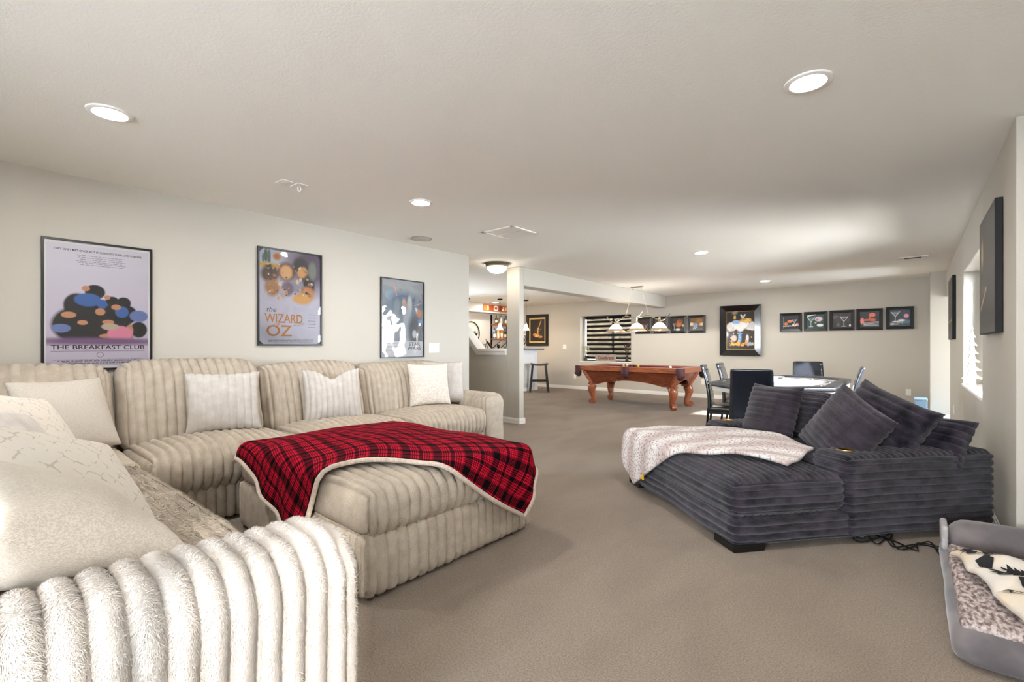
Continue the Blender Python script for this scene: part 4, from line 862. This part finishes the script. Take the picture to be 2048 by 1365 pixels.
# canvases on the right wall
def canvas(label, y0, y1, z0, z1, f):
    t = hang('wall_canvas', label, 'picture', (XR - .001, (y0 + y1) / 2, (z0 + z1) / 2), '-x', 'deep canvases on the right wall'); wd, ht = y1 - y0, z1 - z0
    MB().box(-wd / 2, wd / 2, -ht / 2, ht / 2, 0, .036).build('canvas', pm('canvas_black', C(18, 17, 18), .7), t, smooth=False, bevel=.004)
    a = Art(wd - .01, ht - .01, .012, (34, 33, 33)); f(a); a.build(attr_mat('canvas_face', .35), t, .0365); return t
def cv1(a): a.ell(.2, .7, .07, .12, (190, 160, 120), .6); a.line(.2, .55, .2, .85, .012, (176, 146, 106)); a.line(.1, .22, .45, .36, .02, (190, 160, 110)); a.ell(.45, .37, .05, .02, (206, 178, 130), .5); a.speck(8, (.1, .3, .3, .45), [(150, 90, 80)], .01, .02, 3)
def cv2(a): a.line(.2, .7, .4, .34, .012, (190, 166, 110)); a.line(.1, .28, .9, .31, .010, (226, 200, 60))
canvas('large black canvas with gold brush marks, nearest on the right wall', 4.13, 5.0, 1.292, 2.12, cv1)
canvas('dark canvas with a yellow line, farther along the right wall past the window', 8.25, 9.12, 1.297, 2.12, cv2)

# ------------------------------------------------------------------ far window blind and sill ornaments
bl = thing('zebra_blind', 'black and sheer striped roller blind in the far window', 'blind', (-6.27, YB + .165, .80))
BLK = pm('blind_black', C(20, 18, 19), .8, spec=.2)
SHEER = bpy.data.materials.new('blind_sheer'); SHEER.use_nodes = True; nt = SHEER.node_tree; nt.nodes.clear()
o_ = nt.nodes.new('ShaderNodeOutputMaterial'); mx = nt.nodes.new('ShaderNodeMixShader'); mx.inputs[0].default_value = .80; tr = nt.nodes.new('ShaderNodeBsdfTransparent'); df = nt.nodes.new('ShaderNodeBsdfTranslucent'); df.inputs[0].default_value = (.05, .046, .04, 1)
nt.links.new(tr.outputs[0], mx.inputs[1]); nt.links.new(df.outputs[0], mx.inputs[2]); nt.links.new(mx.outputs[0], o_.inputs[0])
MB().box(-.715, .715, -.045, .035, 1.15, 1.225).build('headrail', BLK, bl, smooth=False, bevel=.006)
b0 = sh0 = None; pitch = .124
for k in range(10):
    z = 1.075 - k * pitch
    if z < .03: break
    if b0 is None:
        b0 = MB().box(-.70, .70, -.003, 0, -.033, .033).build('band', BLK, bl, smooth=False); b0.location = (0, 0, z)
        sh0 = MB().box(-.70, .70, -.0015, -.001, .033, pitch - .033).build('sheer_band', SHEER, bl, smooth=False); sh0.location = (0, 0, z)
    else: link_copy(b0, bl, (0, 0, z)); link_copy(sh0, bl, (0, 0, z))
MB().box(-.70, .70, -.012, .008, .0, .02).build('bottom_rail', BLK, bl, smooth=False, bevel=.004)
sg = thing('wooden_sign', 'grey wooden plank sign with script lettering on the far window sill', 'sign', (-6.30, YB + .03, .795))
MB().box(-.31, .31, -.012, .012, 0, .19).build('plank', pm('weathered_wood', C(142, 128, 120), .8, c2=C(168, 154, 146), nscale=8, stretch=(1, 1, 10)), sg, smooth=False, bevel=.003)
v, f = text_mesh('Celebrate', .13, shear=.35, ext=.002, width=.5, bold=True); o = mk('lettering', v, f, pm('sign_script', C(84, 44, 36), .7), sg, False); o.rotation_euler = (R(90), 0, 0); o.location = (0, -.014, .095)
def potted(name, label, loc, hgt, cleaf, cpot, spread, n, seed, cat='ornament'):
    t = thing(name, label, cat, loc); rs = random.Random(seed)
    MB().lathe([(0, 0), (.035, 0), (.045, .04), (.03, .12), (.038, .15), (0, .15)], n=16).build('vase', cpot, t)
    for k in range(n):
        a_ = rs.uniform(0, 6.28); q = rs.uniform(.2, 1) * spread; top = (q * math.cos(a_), q * math.sin(a_) * .5, hgt * rs.uniform(.65, 1))
        MB().tube(crom([(0, 0, .12), (top[0] * .3, top[1] * .3, hgt * .5), top], 4), .003, 5).build('stem', cleaf, t)
        MB().lathe([(0, -.03), (.02, -.01), (.024, .01), (.008, .03), (0, .035)], c=top, n=8).build('bloom', cleaf, t)
    return t
potted('flower_vase', 'pale glass vase with dry buds at the left of the far window sill', (-6.93, YB + .06, .795), .42, pm('pale_stem', C(176, 182, 160), .7), pm('dark_vase', C(60, 60, 58), .3), .10, 9, 3)
potted('dried_bouquet', 'dark vase of dried flowers at the right of the far window sill', (-5.69, YB + .06, .795), .46, pm('dry_brown', C(66, 50, 38), .8), pm('brown_vase', C(40, 30, 26), .3), .09, 14, 5)

# ------------------------------------------------------------------ side window tree ornament
tr_ = thing('tree_ornament', 'silvery cut-out fir tree ornament on the right window sill', 'ornament', (XR + .058, 7.0, .794), R(8))
TREE = pm('whitewashed_metal', C(120, 114, 104), .6, c2=C(150, 144, 134), nscale=14, bump=.3, bscale=60)
pts = [(0, .60)]; tiers = 6
for k in range(tiers):
    z = .53 - k * .088; wdt = .030 + k * .011; pts += [(wdt * .45, z + .012), (wdt, z - .022), (wdt * .86, z - .030), (.012 + k * .003, z - .022)]
left = [(-x, z) for x, z in pts[:0:-1]]
poly = pts + [(.03, 0.0), (-.03, 0.0)] + left
MB().prism(poly, -.012, .012, Mx).build('silhouette', TREE, tr_, smooth=False, bevel=.002)
MB().lathe([(0, 0), (.05, 0), (.046, .012), (0, .014)], n=20).build('base', TREE, tr_)
MB().lathe([(0, .595), (.012, .60), (0, .63)], n=8).build('tip', TREE, tr_)

# ------------------------------------------------------------------ pool table
pt_ = thing('pool_table', 'cherry wood pool table with burgundy cloth and leather pockets', 'pool table', (-4.29, 9.075, 0))
HX, HY = 1.11, .625
def rail_ring(hx, hy, w_, z0, z1, ch=.0):
    m = MB(); o = [(-hx, -hy), (hx, -hy), (hx, hy), (-hx, hy)]; i = [(-hx + w_, -hy + w_), (hx - w_, -hy + w_), (hx - w_, hy - w_), (-hx + w_, hy - w_)]
    v = [(x, y, z0) for x, y in o] + [(x, y, z1) for x, y in o] + [(x, y, z1) for x, y in i] + [(x, y, z0) for x, y in i]; f = []
    for k in range(4):
        j = (k + 1) % 4; f += [(k, j, 4 + j, 4 + k), (4 + k, 4 + j, 8 + j, 8 + k), (8 + k, 8 + j, 12 + j, 12 + k), (12 + k, 12 + j, j, k)]
    return m.add(v, f)
rail_ring(HX, HY, .13, .70, .80).build('rail', WOOD, pt_, smooth=False, bevel=.014, seg=3)
rail_ring(HX - .13, HY - .13, .045, .755, .788).build('cushion_rail', FELT, pt_, smooth=False, bevel=.008)
MB().box(-HX + .1, HX - .1, -HY + .1, HY - .1, .735, .757).build('bed', FELT, pt_, smooth=False)
# cabinet: sloped sides with arched lower edge
def side(p_top0, p_top1, p_bot0, p_bot1, arch, n=18, th=.03):
    m = MB(); v = []; nrm = (Vector(p_top1) - Vector(p_top0)).cross(Vector(p_bot0) - Vector(p_top0)).normalized() * th
    for k in range(n + 1):
        t = k / n; a_ = Vector(p_top0).lerp(Vector(p_top1), t); b_ = Vector(p_bot0).lerp(Vector(p_bot1), t)
        e = max(0, (min(t, 1 - t) - .12) / .38) if min(t, 1 - t) > .12 else 0
        b_ = b_.lerp(a_, arch * math.sin(e * PI / 2) ** .8); v += [a_, b_, a_ - nrm, b_ - nrm]
    f = []
    for k in range(n):
        i, j = 4 * k, 4 * k + 4; f += [(i, i + 1, j + 1, j), (i + 2, j + 2, j + 3, i + 3), (i + 1, i + 3, j + 3, j + 1), (i, j, j + 2, i + 2)]
    f += [(0, 2, 3, 1), (4 * n, 4 * n + 1, 4 * n + 3, 4 * n + 2)]
    return m.add(v, f)
tx, ty, bx_, by_ = .99, .51, .86, .40; zt, zb = .70, .44
side((-tx, -ty, zt), (tx, -ty, zt), (-bx_, -by_, zb), (bx_, -by_, zb), .34).build('apron', WOOD2, pt_, smooth=False)
side((tx, ty, zt), (-tx, ty, zt), (bx_, by_, zb), (-bx_, by_, zb), .34).build('apron', WOOD2, pt_, smooth=False)
side((tx, -ty, zt), (tx, ty, zt), (bx_, -by_, zb), (bx_, by_, zb), .5).build('apron', WOOD2, pt_, smooth=False)
side((-tx, ty, zt), (-tx, -ty, zt), (-bx_, by_, zb), (-bx_, -by_, zb), .5).build('apron', WOOD2, pt_, smooth=False)
for sy in (-1, 1):   # raised panel moulding on the long aprons
    q = lambda x, k: (x, sy * (ty + (by_ - ty) * k + .006), zt + (zb - zt) * k)
    MB().tube([q(-.84, .38), q(.84, .38)], .006, 6).build('moulding', WOOD2, pt_)
    MB().tube(crom([q(-.80, .84), q(-.55, .70), q(0, .52), q(.55, .70), q(.80, .84)], 5), .005, 6).build('moulding', WOOD2, pt_)
    for sx in (-1, 1): MB().tube([q(sx * .84, .38), q(sx * .80, .84)], .006, 6).build('moulding', WOOD2, pt_)
for sx in (-1, 1):
    for sy in (-1, 1):
        MB().bar((sx * tx, sy * ty, zt), (sx * bx_, sy * by_, zb), .10, .10).build('corner_post', WOOD, pt_, smooth=False, bevel=.012)
        cx_, cy_ = sx * .845, sy * .375; lg = None
        MB().box(cx_ - .085, cx_ + .085, cy_ - .085, cy_ + .085, .405, .445).build('leg_block', WOOD2, pt_, smooth=False, bevel=.012)
        dx, dy = sx * .7, sy * .7
        path = [(0, .41, .085), (.035, .36, .088), (.045, .30, .080), (.030, .23, .065), (.005, .16, .054), (-.008, .10, .052), (.004, .05, .052), (.02, .022, .04)]
        P3 = crom([(cx_ + dx * a_, cy_ + dy * a_, z) for a_, z, r_ in path], 4); rr = np.interp(np.linspace(0, 1, len(P3)), np.linspace(0, 1, len(path)), [p[2] for p in path])
        lg = MB().tube(P3, list(rr), 14).build('leg', WOOD, pt_)
        fc = Vector((cx_ + dx * .055, cy_ + dy * .055, .058)); ax = Vector((-dy, dx, 0)).normalized() * .045
        MB().tube([fc - ax, fc + ax], .056, 18).build('scroll_foot', WOOD, lg)
        for s2 in (-1, 1):
            sp_ = []
            u_ = Vector((dx, dy, 0)).normalized()
            for k in range(30):
                t_ = k / 29 * 3.2 * PI; r_ = .050 - .040 * k / 29; sp_.append(fc + ax * s2 * 1.02 + u_ * r_ * math.cos(t_) + Vector((0, 0, 1)) * r_ * math.sin(t_))
            MB().tube(sp_, .005, 5).build('scroll_carving', WOOD2, lg)
def pocket(x, y, ang):
    e = bpy.data.objects.new('pocket', None); col.objects.link(e); e.parent = pt_; e.location = (x, y, 0); e.rotation_euler = (0, 0, ang)   # local +x points outwards
    v = []; n = 12
    for k in range(n + 1):
        t = -PI / 2 * .95 + k / n * PI * .95; c_, s_ = math.cos(t), math.sin(t)
        for r_, z in ((.075, .803), (.085, .80), (.085, .70 - .035 * c_), (.070, .66 - .045 * c_), (.066, .69)): v.append((r_ * c_ - .01, r_ * s_, z))
    f = [(5 * k + i, 5 * k + i + 1, 5 * k + 5 + i + 1, 5 * k + 5 + i) for k in range(n) for i in range(4)]
    mk('shield', v, f, LEATHER, e, True, 50)
    MB().lathe([(.06, .70), (.065, .66), (.055, .60), (.03, .575), (0, .57)], n=14).build('net', pm('pocket_net', C(40, 22, 20), .8, bump=1, bscale=90, bdist=.01), e)
    for k in range(9):
        t = -1.3 + k * .325; MB().tube([(.078 * math.cos(t), .078 * math.sin(t), .665), (.07 * math.cos(t), .07 * math.sin(t), .61)], .007, 5).build('fringe', LEATHER, e)
for x, y, an in ((-HX + .03, -HY + .03, -135), (HX - .03, -HY + .03, -45), (HX - .03, HY - .03, 45), (-HX + .03, HY - .03, 135), (0, -HY + .02, -90), (0, HY - .02, 90)): pocket(x, y, R(an))
def ball(label, x, y, c, stripe=None):
    t = thing('billiard_ball', label, 'ball', (-4.29 + x, 9.075 + y, .757), 0, 'billiard balls on the table'); m_ = pm('ball_' + '_'.join(map(str, c)), C(*c), .15, coat=.5)
    MB().lathe([(.0285 * math.sin(a_ * PI / 12), .0285 - .0285 * math.cos(a_ * PI / 12)) for a_ in range(13)], n=20).build('sphere', m_, t)
    if stripe: MB().lathe([(.0288 * math.cos(a_), .0285 + .0288 * math.sin(a_)) for a_ in (-.45, -.2, 0, .2, .45)], n=20).build('stripe', pm('ball_' + '_'.join(map(str, stripe)), C(*stripe), .15, coat=.5), t)
for lab, x, y, c, s_ in (('ivory ball with orange stripe, leftmost in the row on the cloth', -.50, .30, (236, 228, 208), (220, 120, 40)), ('ivory ball with yellow stripe in the row on the cloth', -.43, .33, (236, 228, 208), (232, 190, 60)), ('dark red ball in the row on the cloth', -.35, .31, (110, 24, 22), None),
                         ('black ball in the row on the cloth', -.27, .33, (20, 18, 20), None), ('yellow ball at the right end of the row on the cloth', -.16, .30, (226, 178, 60), None), ('single white cue ball on the right of the table', .62, .10, (240, 234, 222), None)): ball(lab, x, y, c, s_)

# ------------------------------------------------------------------ pool table lamp
ch = thing('pool_table_lamp', 'nickel three-shade hanging lamp above the pool table', 'lamp', (-4.33, 9.06, H), R(-4))
MB().box(-.13, .13, -.035, .035, -.03, 0).build('canopy', NICKEL, ch, smooth=False, bevel=.008)
ZB = -.55
for sx in (-1, 1):
    p0, p1 = Vector((sx * .10, 0, -.03)), Vector((sx * .26, 0, ZB - .06)); n = 22; m = MB()
    for k in range(n):
        c_ = p0.lerp(p1, (k + .5) / n); d = (p1 - p0).normalized(); side_ = Vector((0, 1, 0)) if k % 2 else d.cross(Vector((0, 1, 0))); L_ = (p1 - p0).length / n * .66
        m.tube([c_ + d * L_ * math.cos(q * PI / 4) + side_ * .008 * math.sin(q * PI / 4) for q in range(8)], .0022, 4, closed=True)
    setp(m.build('chain', NICKEL, ch), kind='stuff')
for sx in (-1, 1):
    MB().tube(crom([(sx * .02, 0, ZB - .10), (sx * .14, 0, ZB - .08), (sx * .26, 0, ZB - .055), (sx * .38, 0, ZB - .115), (sx * .52, 0, ZB - .17), (sx * .64, 0, ZB - .13), (sx * .72, 0, ZB - .05)], 7), .011, 8).build('arm', NICKEL, ch)
MB().tube(crom([(0, -.02, ZB - .17), (.06, -.1, ZB - .09), (.16, -.16, ZB - .06), (.24, -.2, ZB + .0)], 6), .009, 8).build('arm', NICKEL, ch)
SHADE = pm('lit_alabaster', C(250, 236, 214), .5, emis=(1, .92, .82, 1), estr=4, trans=0)
RIM = pm('amber_glass_rim', C(170, 146, 116), .3)
for x in (-.5, 0, .5):
    e = bpy.data.objects.new('shade_holder', None); col.objects.link(e); e.parent = ch; e.location = (x, 0, ZB - .16)
    MB().lathe([(0, .05), (.018, .05), (.022, .03), (.016, .01), (.026, -.01), (.03, -.045), (.028, -.06), (0, -.06)], n=16).build('socket', NICKEL, e)
    MB().lathe([(.03, -.055), (.06, -.065), (.10, -.10), (.135, -.155)], n=36).build('glass_bell', SHADE, e)
    MB().lathe([(.135, -.155), (.165, -.185), (.205, -.205), (.208, -.21)], n=36).build('glass_rim', RIM, e)
    ld = bpy.data.lights.new('bulb_light', 'POINT'); ld.energy = 80; ld.color = (1, .93, .84); ld.shadow_soft_size = .04
    lo = bpy.data.objects.new('bulb_light', ld); col.objects.link(lo); lo.parent = e; lo.location = (0, 0, -.185)

# ------------------------------------------------------------------ poker table and chairs
pk = thing('poker_table', 'oval poker table with black padded rail and grey cloth', 'table', (-1.18, 6.42, 0))
def octo(hx, hy, ch_): return [(-hx + ch_, -hy), (hx - ch_, -hy), (hx, -hy + ch_), (hx, hy - ch_), (hx - ch_, hy), (-hx + ch_, hy), (-hx, hy - ch_), (-hx, -hy + ch_)]
def ring(oo, ii, z0, z1, zi=None):
    n = len(oo); zi = z1 if zi is None else zi; v = [(x, y, z0) for x, y in oo] + [(x, y, z1) for x, y in oo] + [(x, y, zi) for x, y in ii] + [(x, y, z0) for x, y in ii]; f = []
    for k in range(n):
        j = (k + 1) % n; f += [(k, j, n + j, n + k), (n + k, n + j, 2 * n + j, 2 * n + k), (2 * n + k, 2 * n + j, 3 * n + j, 3 * n + k), (3 * n + k, 3 * n + j, j, k)]
    return MB().add(v, f)
PX_, PY_ = .60, 1.15
ring(octo(PX_, PY_, .36), octo(PX_ - .12, PY_ - .12, .31), .745, .80).build('padded_rail', VINYL, pk, smooth=False, bevel=.018, seg=3)
MB().prism(octo(PX_ - .11, PY_ - .11, .31), .735, .765).build('playing_surface', pm('grey_cloth', C(96, 94, 98), .8, sheen=.3), pk, smooth=False)
ring(octo(PX_ - .12, PY_ - .12, .31), octo(PX_ - .22, PY_ - .22, .27), .763, .775).build('racetrack', pm('racetrack_grey', C(120, 118, 118), .35, coat=.4), pk, smooth=False)
ring(octo(PX_ - .02, PY_ - .02, .352), octo(PX_ - .10, PY_ - .10, .31), .70, .747).build('edge_band', pm('silver_band', C(206, 202, 196), .35), pk, smooth=False)
for k in range(8):
    a_ = k * PI / 4 + PI / 8; x, y = math.cos(a_) * (PX_ - .17), math.sin(a_) * (PY_ - .28)
    MB().lathe([(.032, .776), (.045, .779), (.046, .775)], c=(x, y, 0), n=20).build('cup_holder', CHROME, pk)
for sy in (-1, 1):
    MB().box(-.06, .06, sy * .62 - .06, sy * .62 + .06, .06, .735).build('pedestal', VINYL, pk, smooth=False, bevel=.01)
    MB().box(-.36, .36, sy * .62 - .05, sy * .62 + .05, 0, .07).build('foot', VINYL, pk, smooth=False, bevel=.012)
MB().box(-.025, .025, -.6, .6, .25, .32).build('stretcher', VINYL, pk, smooth=False, bevel=.006)
def make_chair():
    t = thing('dining_chair', 'x', 'chair', (0, 0, 0), 0, 'vinyl chairs around the poker table')
    P, F = rbox((.41, .41, .075), .03, (.03, .03, .02), None, (0, 0, .015)); mk('seat', P, F, pm('seat_vinyl', C(40, 34, 30), .4, coat=.2), t, True, 0, (0, 0, .455))
    # backrest: gently curved slab with horizontal channels
    def shp(P, U):
        P = P.copy(); P[:, 1] -= .045 * U[:, 2] + .03 * U[:, 2] ** 2; P[:, 0] *= 1 - .05 * U[:, 2]; return P
    P, F = rbox((.40, .045, .56), .02, (.04, .02, .0125), None, (0, 0, 0))
    U = P / np.array([.20, .0225, .28]); g = np.mod((P[:, 2] + .28) / .078, 1.0); gr = np.exp(-((g - .5) / .055) ** 2) * .010 * (P[:, 1] > .005)
    P[:, 1] -= gr; P = shp(P, U); b = mk('backrest', P, F, VINYLG, t, True, 0, (0, -.205, .70))
    for sx in (-1, 1):
        MB().tube(crom([(sx * .19, -.20, .46), (sx * .195, -.215, .25), (sx * .20, -.27, 0)], 6), .013, 8).build('leg', BLKMET, t)
        MB().tube([(sx * .18, .18, .43), (sx * .19, .19, 0)], .013, 8).build('leg', BLKMET, t)
        MB().bar((sx * .19, -.2, .41), (sx * .185, .18, .41), .018, .03).build('seat_rail', BLKMET, t, smooth=False)
    MB().bar((-.18, .18, .41), (.18, .18, .41), .018, .03).build('seat_rail', BLKMET, t, smooth=False)
    return t
c0 = make_chair()
for i, (x, y, rz, lab) in enumerate(((-1.72, 6.08, -78, 'black vinyl chair at the left of the poker table, nearer to the camera'), (-1.73, 6.75, -84, 'black vinyl chair at the left of the poker table, second along'),
                                     (-1.27, 5.34, 12, 'black vinyl chair with its plain back turned to the camera'), (-1.12, 7.92, 195, 'black vinyl chair at the far end of the poker table'), (-.70, 6.50, 95, 'sunlit black vinyl chair at the right of the poker table'))):
    c_ = c0 if i == 0 else copy_tree(c0); c_.location = (x, y, 0); c_.rotation_euler = (0, 0, R(rz)); c_['label'] = lab

# ------------------------------------------------------------------ bar corner
bar_ = thing('bar_counter', 'white panelled bar with slate blue top behind the stair post', 'bar counter', (-7.9, 8.4, 0))
MB().box(-.35, 0, -2.2, 1.95, 0, 1.10).build('body', pm('bar_white', C(226, 228, 234), .6), bar_, smooth=False)
MB().box(0, .014, -2.2, 1.964, 0, .09).build('kick_board', WHITE, bar_, smooth=False, bevel=.003)
for k in range(4): MB().box(0, .01, -2.1 + k * 1.0, -1.2 + k * 1.0, .2, 1.0).build('panel', pm('bar_white2', C(232, 234, 238), .6), bar_, smooth=False, bevel=.006)
MB().box(-.5, .2, -2.2, 2.02, 1.10, 1.145).build('counter_top', pm('slate_top', C(92, 100, 116), .35, c2=C(120, 126, 138), nscale=40), bar_, smooth=False, bevel=.008)
st = thing('bar_stool', 'black wooden saddle-seat bar stool at the end of the bar', 'stool', (-7.5, 9.92, 0), R(40))
def sadd(P, U):
    P = P.copy(); P[:, 2] += .03 * U[:, 0] ** 2; return P
P, F = rbox((.46, .34, .05), .02, (.03, .03, .02), None, (0, 0, 0), shape=sadd); mk('seat', P, F, pm('stool_seat', C(58, 60, 52), .35, coat=.3), st, True, 0, (0, 0, .715))
BLW = pm('black_stained_wood', C(26, 23, 22), .4)
for sx in (-1, 1):
    for sy in (-1, 1): MB().bar((sx * .17, sy * .12, .71), (sx * .24, sy * .19, 0), .045, .045).build('leg', BLW, st, smooth=False, bevel=.004)
    MB().bar((sx * .212, -.16, .27), (sx * .212, .16, .27), .025, .04).build('stretcher', BLW, st, smooth=False)
for sy in (-1, 1): MB().bar((-.21, sy * .16, .30), (.21, sy * .16, .30), .025, .04).build('stretcher', BLW, st, smooth=False)
PSH = pm('lit_pendant_glass', C(255, 236, 206), .4, emis=(1, .78, .50, 1), estr=3)
for i, (x, y, lab) in enumerate(((-8.72, 8.48, 'small lit pendant at the edge of the left wall over the bar'), (-8.2, 9.15, 'small lit pendant in the middle over the bar'), (-7.86, 9.82, 'small lit pendant just right of the stair post over the bar'))):
    t = thing('pendant_light', lab, 'lamp', (x, y, H), 0, 'pendants over the bar')
    MB().lathe([(0, 0), (.07, 0), (.06, -.025), (.01, -.035), (0, -.035)], n=20).build('canopy', BLKMET, t)
    MB().tube([(0, 0, -.03), (0, 0, -.62)], .004, 6).build('cord', BLKMET, t)
    MB().lathe([(0, -.6), (.022, -.61), (.026, -.65), (.02, -.66)], n=14).build('socket', NICKEL, t)
    MB().lathe([(.024, -.65), (.04, -.69), (.055, -.75), (.085, -.80), (.09, -.81)], n=24).build('shade', PSH, t)
    ld = bpy.data.lights.new('bulb_light', 'POINT'); ld.energy = 5; ld.color = (1, .74, .46); ld.shadow_soft_size = .04
    lo = bpy.data.objects.new('bulb_light', ld); col.objects.link(lo); lo.parent = t; lo.location = (0, 0, -.84)
t = thing('globe_ornament', 'dark wire globe ornament standing on the bar top', 'ornament', (-7.95, 9.75, 1.145), R(20))
MB().lathe([(0, 0), (.08, 0), (.075, .015), (.02, .03), (.015, .09), (0, .09)], n=20).build('foot', BLKMET, t)
for k in range(6): MB().tube([Matrix.Rotation(k * PI / 6, 3, 'Z') @ Vector((.15 * math.cos(q * PI / 12), 0, .24 + .15 * math.sin(q * PI / 12))) for q in range(24)], .006, 5, closed=True).build('hoop', BLKMET, t)
MB().lathe([(.09 * math.sin(a_ * PI / 10), .24 - .09 * math.cos(a_ * PI / 10)) for a_ in range(11)], n=16).build('ball', pm('smoky_ball', C(70, 66, 70), .2, coat=.5), t)
t = thing('bar_sign', 'long orange wooden bar sign with pale emblems on the soffit', 'sign', (-9.35, 10.24, 2.315)); t.rotation_euler = (R(90), 0, R(90))
MB().box(-.53, .53, -.095, .095, 0, .02).build('board', WOOD, t, smooth=False, bevel=.003)
a = Art(1.05, .18, .008, (186, 94, 40))
for k in range(5): a.rect(.01 + k * .2, .195 + k * .2, .06, .94, ((196, 104, 46), (150, 62, 28), (206, 120, 56), (128, 60, 40), (190, 96, 42))[k])
a.ell(.5, .5, .085, .42, (240, 232, 220), .2); a.ell(.5, .5, .06, .25, (130, 90, 70), .4); a.rect(.12, .2, .18, .82, (240, 214, 170)); a.rect(.135, .185, .3, .8, (216, 150, 70)); a.ell(.80, .35, .045, .2, (244, 226, 190), .3); a.rect(.785, .815, .4, .8, (230, 200, 150)); a.rect(.9, .95, .2, .8, (236, 196, 130))
a.build(ARTM, t, .0205, 'painted_face')
t = thing('family_ring_sign', 'round black metal ring sign with script word on the bar wall', 'sign', (-9.69, 9.56, 1.58)); t.rotation_euler = (R(90), 0, R(90))
MB().tube(torus_pts((0, 0, .02), .33, 'z', 40), .014, 8, closed=True).build('ring', BLKMET, t)
v, f = text_mesh('family', .22, shear=.25, ext=.006, width=.5, bold=True); mk('lettering', v, f, BLKMET, t, False, loc=(0, -.02, .02))
SHELFW = pm('shelf_wood', C(132, 72, 38), .5, c2=C(160, 92, 52), nscale=6, stretch=(1, 10, 1))
sh = thing('wall_shelf', 'two-tier wooden bottle shelf with black brackets on the bar wall', 'shelf', (-9.7, 10.82, 1.2))
for z in (.22, .66): MB().box(0, .22, -.42, .40, z - .02, z + .02).build('board', SHELFW, sh, smooth=False, bevel=.004)
MB().box(0, .02, -.42, -.36, -.02, .95).build('upright', BLKMET, sh, smooth=False); MB().box(0, .02, .30, .36, -.02, .95).build('upright', BLKMET, sh, smooth=False)
for y in (-.30, .05): MB().bar((.01, y, -.04), (.2, y + .15, .19), .02, .02).build('bracket', BLKMET, sh, smooth=False)
def bottle(label, x, y, z, h_, r_, c, glass=True, group='bottles on the bar shelf'):
    t = thing('bottle', label, 'bottle', (x, y, z), 0, group)
    MB().lathe([(0, 0), (r_, 0), (r_, h_ * .55), (r_ * .8, h_ * .66), (r_ * .35, h_ * .76), (r_ * .32, h_ * .95), (0, h_ * .95)], n=16).build('body', pm('bottle_%d_%d_%d' % c, C(*c), .15, coat=.5), t)
    MB().lathe([(r_ * .36, h_ * .90), (r_ * .4, h_), (0, h_)], n=12).build('cap', BLACKF, t)
    MB().lathe([(r_ * 1.01, h_ * .15), (r_ * 1.01, h_ * .45)], n=16).build('label_band', pm('bottle_label', C(220, 206, 180), .6), t)
cols = [((80, 110, 160), 'blue'), ((206, 180, 140), 'pale'), ((190, 120, 60), 'amber'), ((44, 36, 34), 'black'), ((150, 80, 40), 'brown')]
for k, (c_, nm) in enumerate(cols): bottle(nm + ' bottle on the lower tier of the bar shelf', -9.6, 10.47 + k * .16, 1.44, .30 + .04 * (k % 3), .045, c_)
for k, (c_, nm) in enumerate((((90, 80, 66), 'olive'), ((216, 208, 196), 'white'), ((120, 130, 124), 'green-grey'))): bottle(nm + ' bottle on the upper tier of the bar shelf', -9.6, 10.55 + k * .22, 1.88, .26, .045, c_)
# back counter with ornaments
bc = thing('back_counter', 'dark back counter under the bottle shelf', 'counter', (-9.44, 9.9, 0))
MB().box(-.24, .24, -2.0, 1.34, 0, .96).build('cabinet', SHELFW, bc, smooth=False); MB().box(-.25, .28, -2.02, 1.34, .96, 1.0).build('top', pm('dark_top', C(70, 66, 66), .3), bc, smooth=False)
t = thing('bicycle_ornament', 'small dark metal bicycle wine holder on the back counter', 'ornament', (-9.42, 10.06, 1.0), R(90))
for x, r_ in ((-.2, .13), (.16, .08)): MB().tube(torus_pts((x, 0, r_), r_, 'y', 24), .008, 6, closed=True).build('wheel', BLKMET, t)
MB().tube(crom([(-.2, 0, .13), (-.1, 0, .34), (.05, 0, .22), (.16, 0, .08)], 6), .009, 6).build('frame', BLKMET, t)
MB().tube([(-.12, 0, .30), (-.16, 0, .42)], .008, 6).build('handlebar', BLKMET, t)
MB().tube([(-.1, 0, .33), (.10, 0, .16)], .035, 10).build('wine_bottle', pm('wine_dark', C(44, 20, 24), .3), t)
for k in range(5):
    t = thing('glass_ornament', ('tall dark', 'short pale', 'silver', 'small brass', 'round white')[k] + ' ornament on the back counter below the shelf', 'ornament', (-9.4, 10.42 + k * .15, 1.0), 0, 'ornaments on the back counter')
    h_ = (.26, .14, .20, .12, .13)[k]; MB().lathe([(0, 0), (.04, 0), (.015, .03), (.02, h_ * .5), (.05, h_ * .75), (.03, h_), (0, h_)], n=14).build('body', (BLKMET, QUILT, CHROME, NICKEL, WHITE)[k], t)
# blue crate glimpsed behind the loveseat
t = thing('storage_box', 'pale blue box on the floor beside the corner column', 'box', (.10, 10.28, 0))
MB().box(-.08, .08, -.14, .14, 0, .32).build('body', pm('pale_blue', C(150, 190, 226), .5), t, smooth=False, bevel=.01)
MB().box(-.085, .085, -.15, .15, .32, .35).build('lid', pm('pale_blue_lid', C(170, 204, 232), .5), t, smooth=False, bevel=.008)
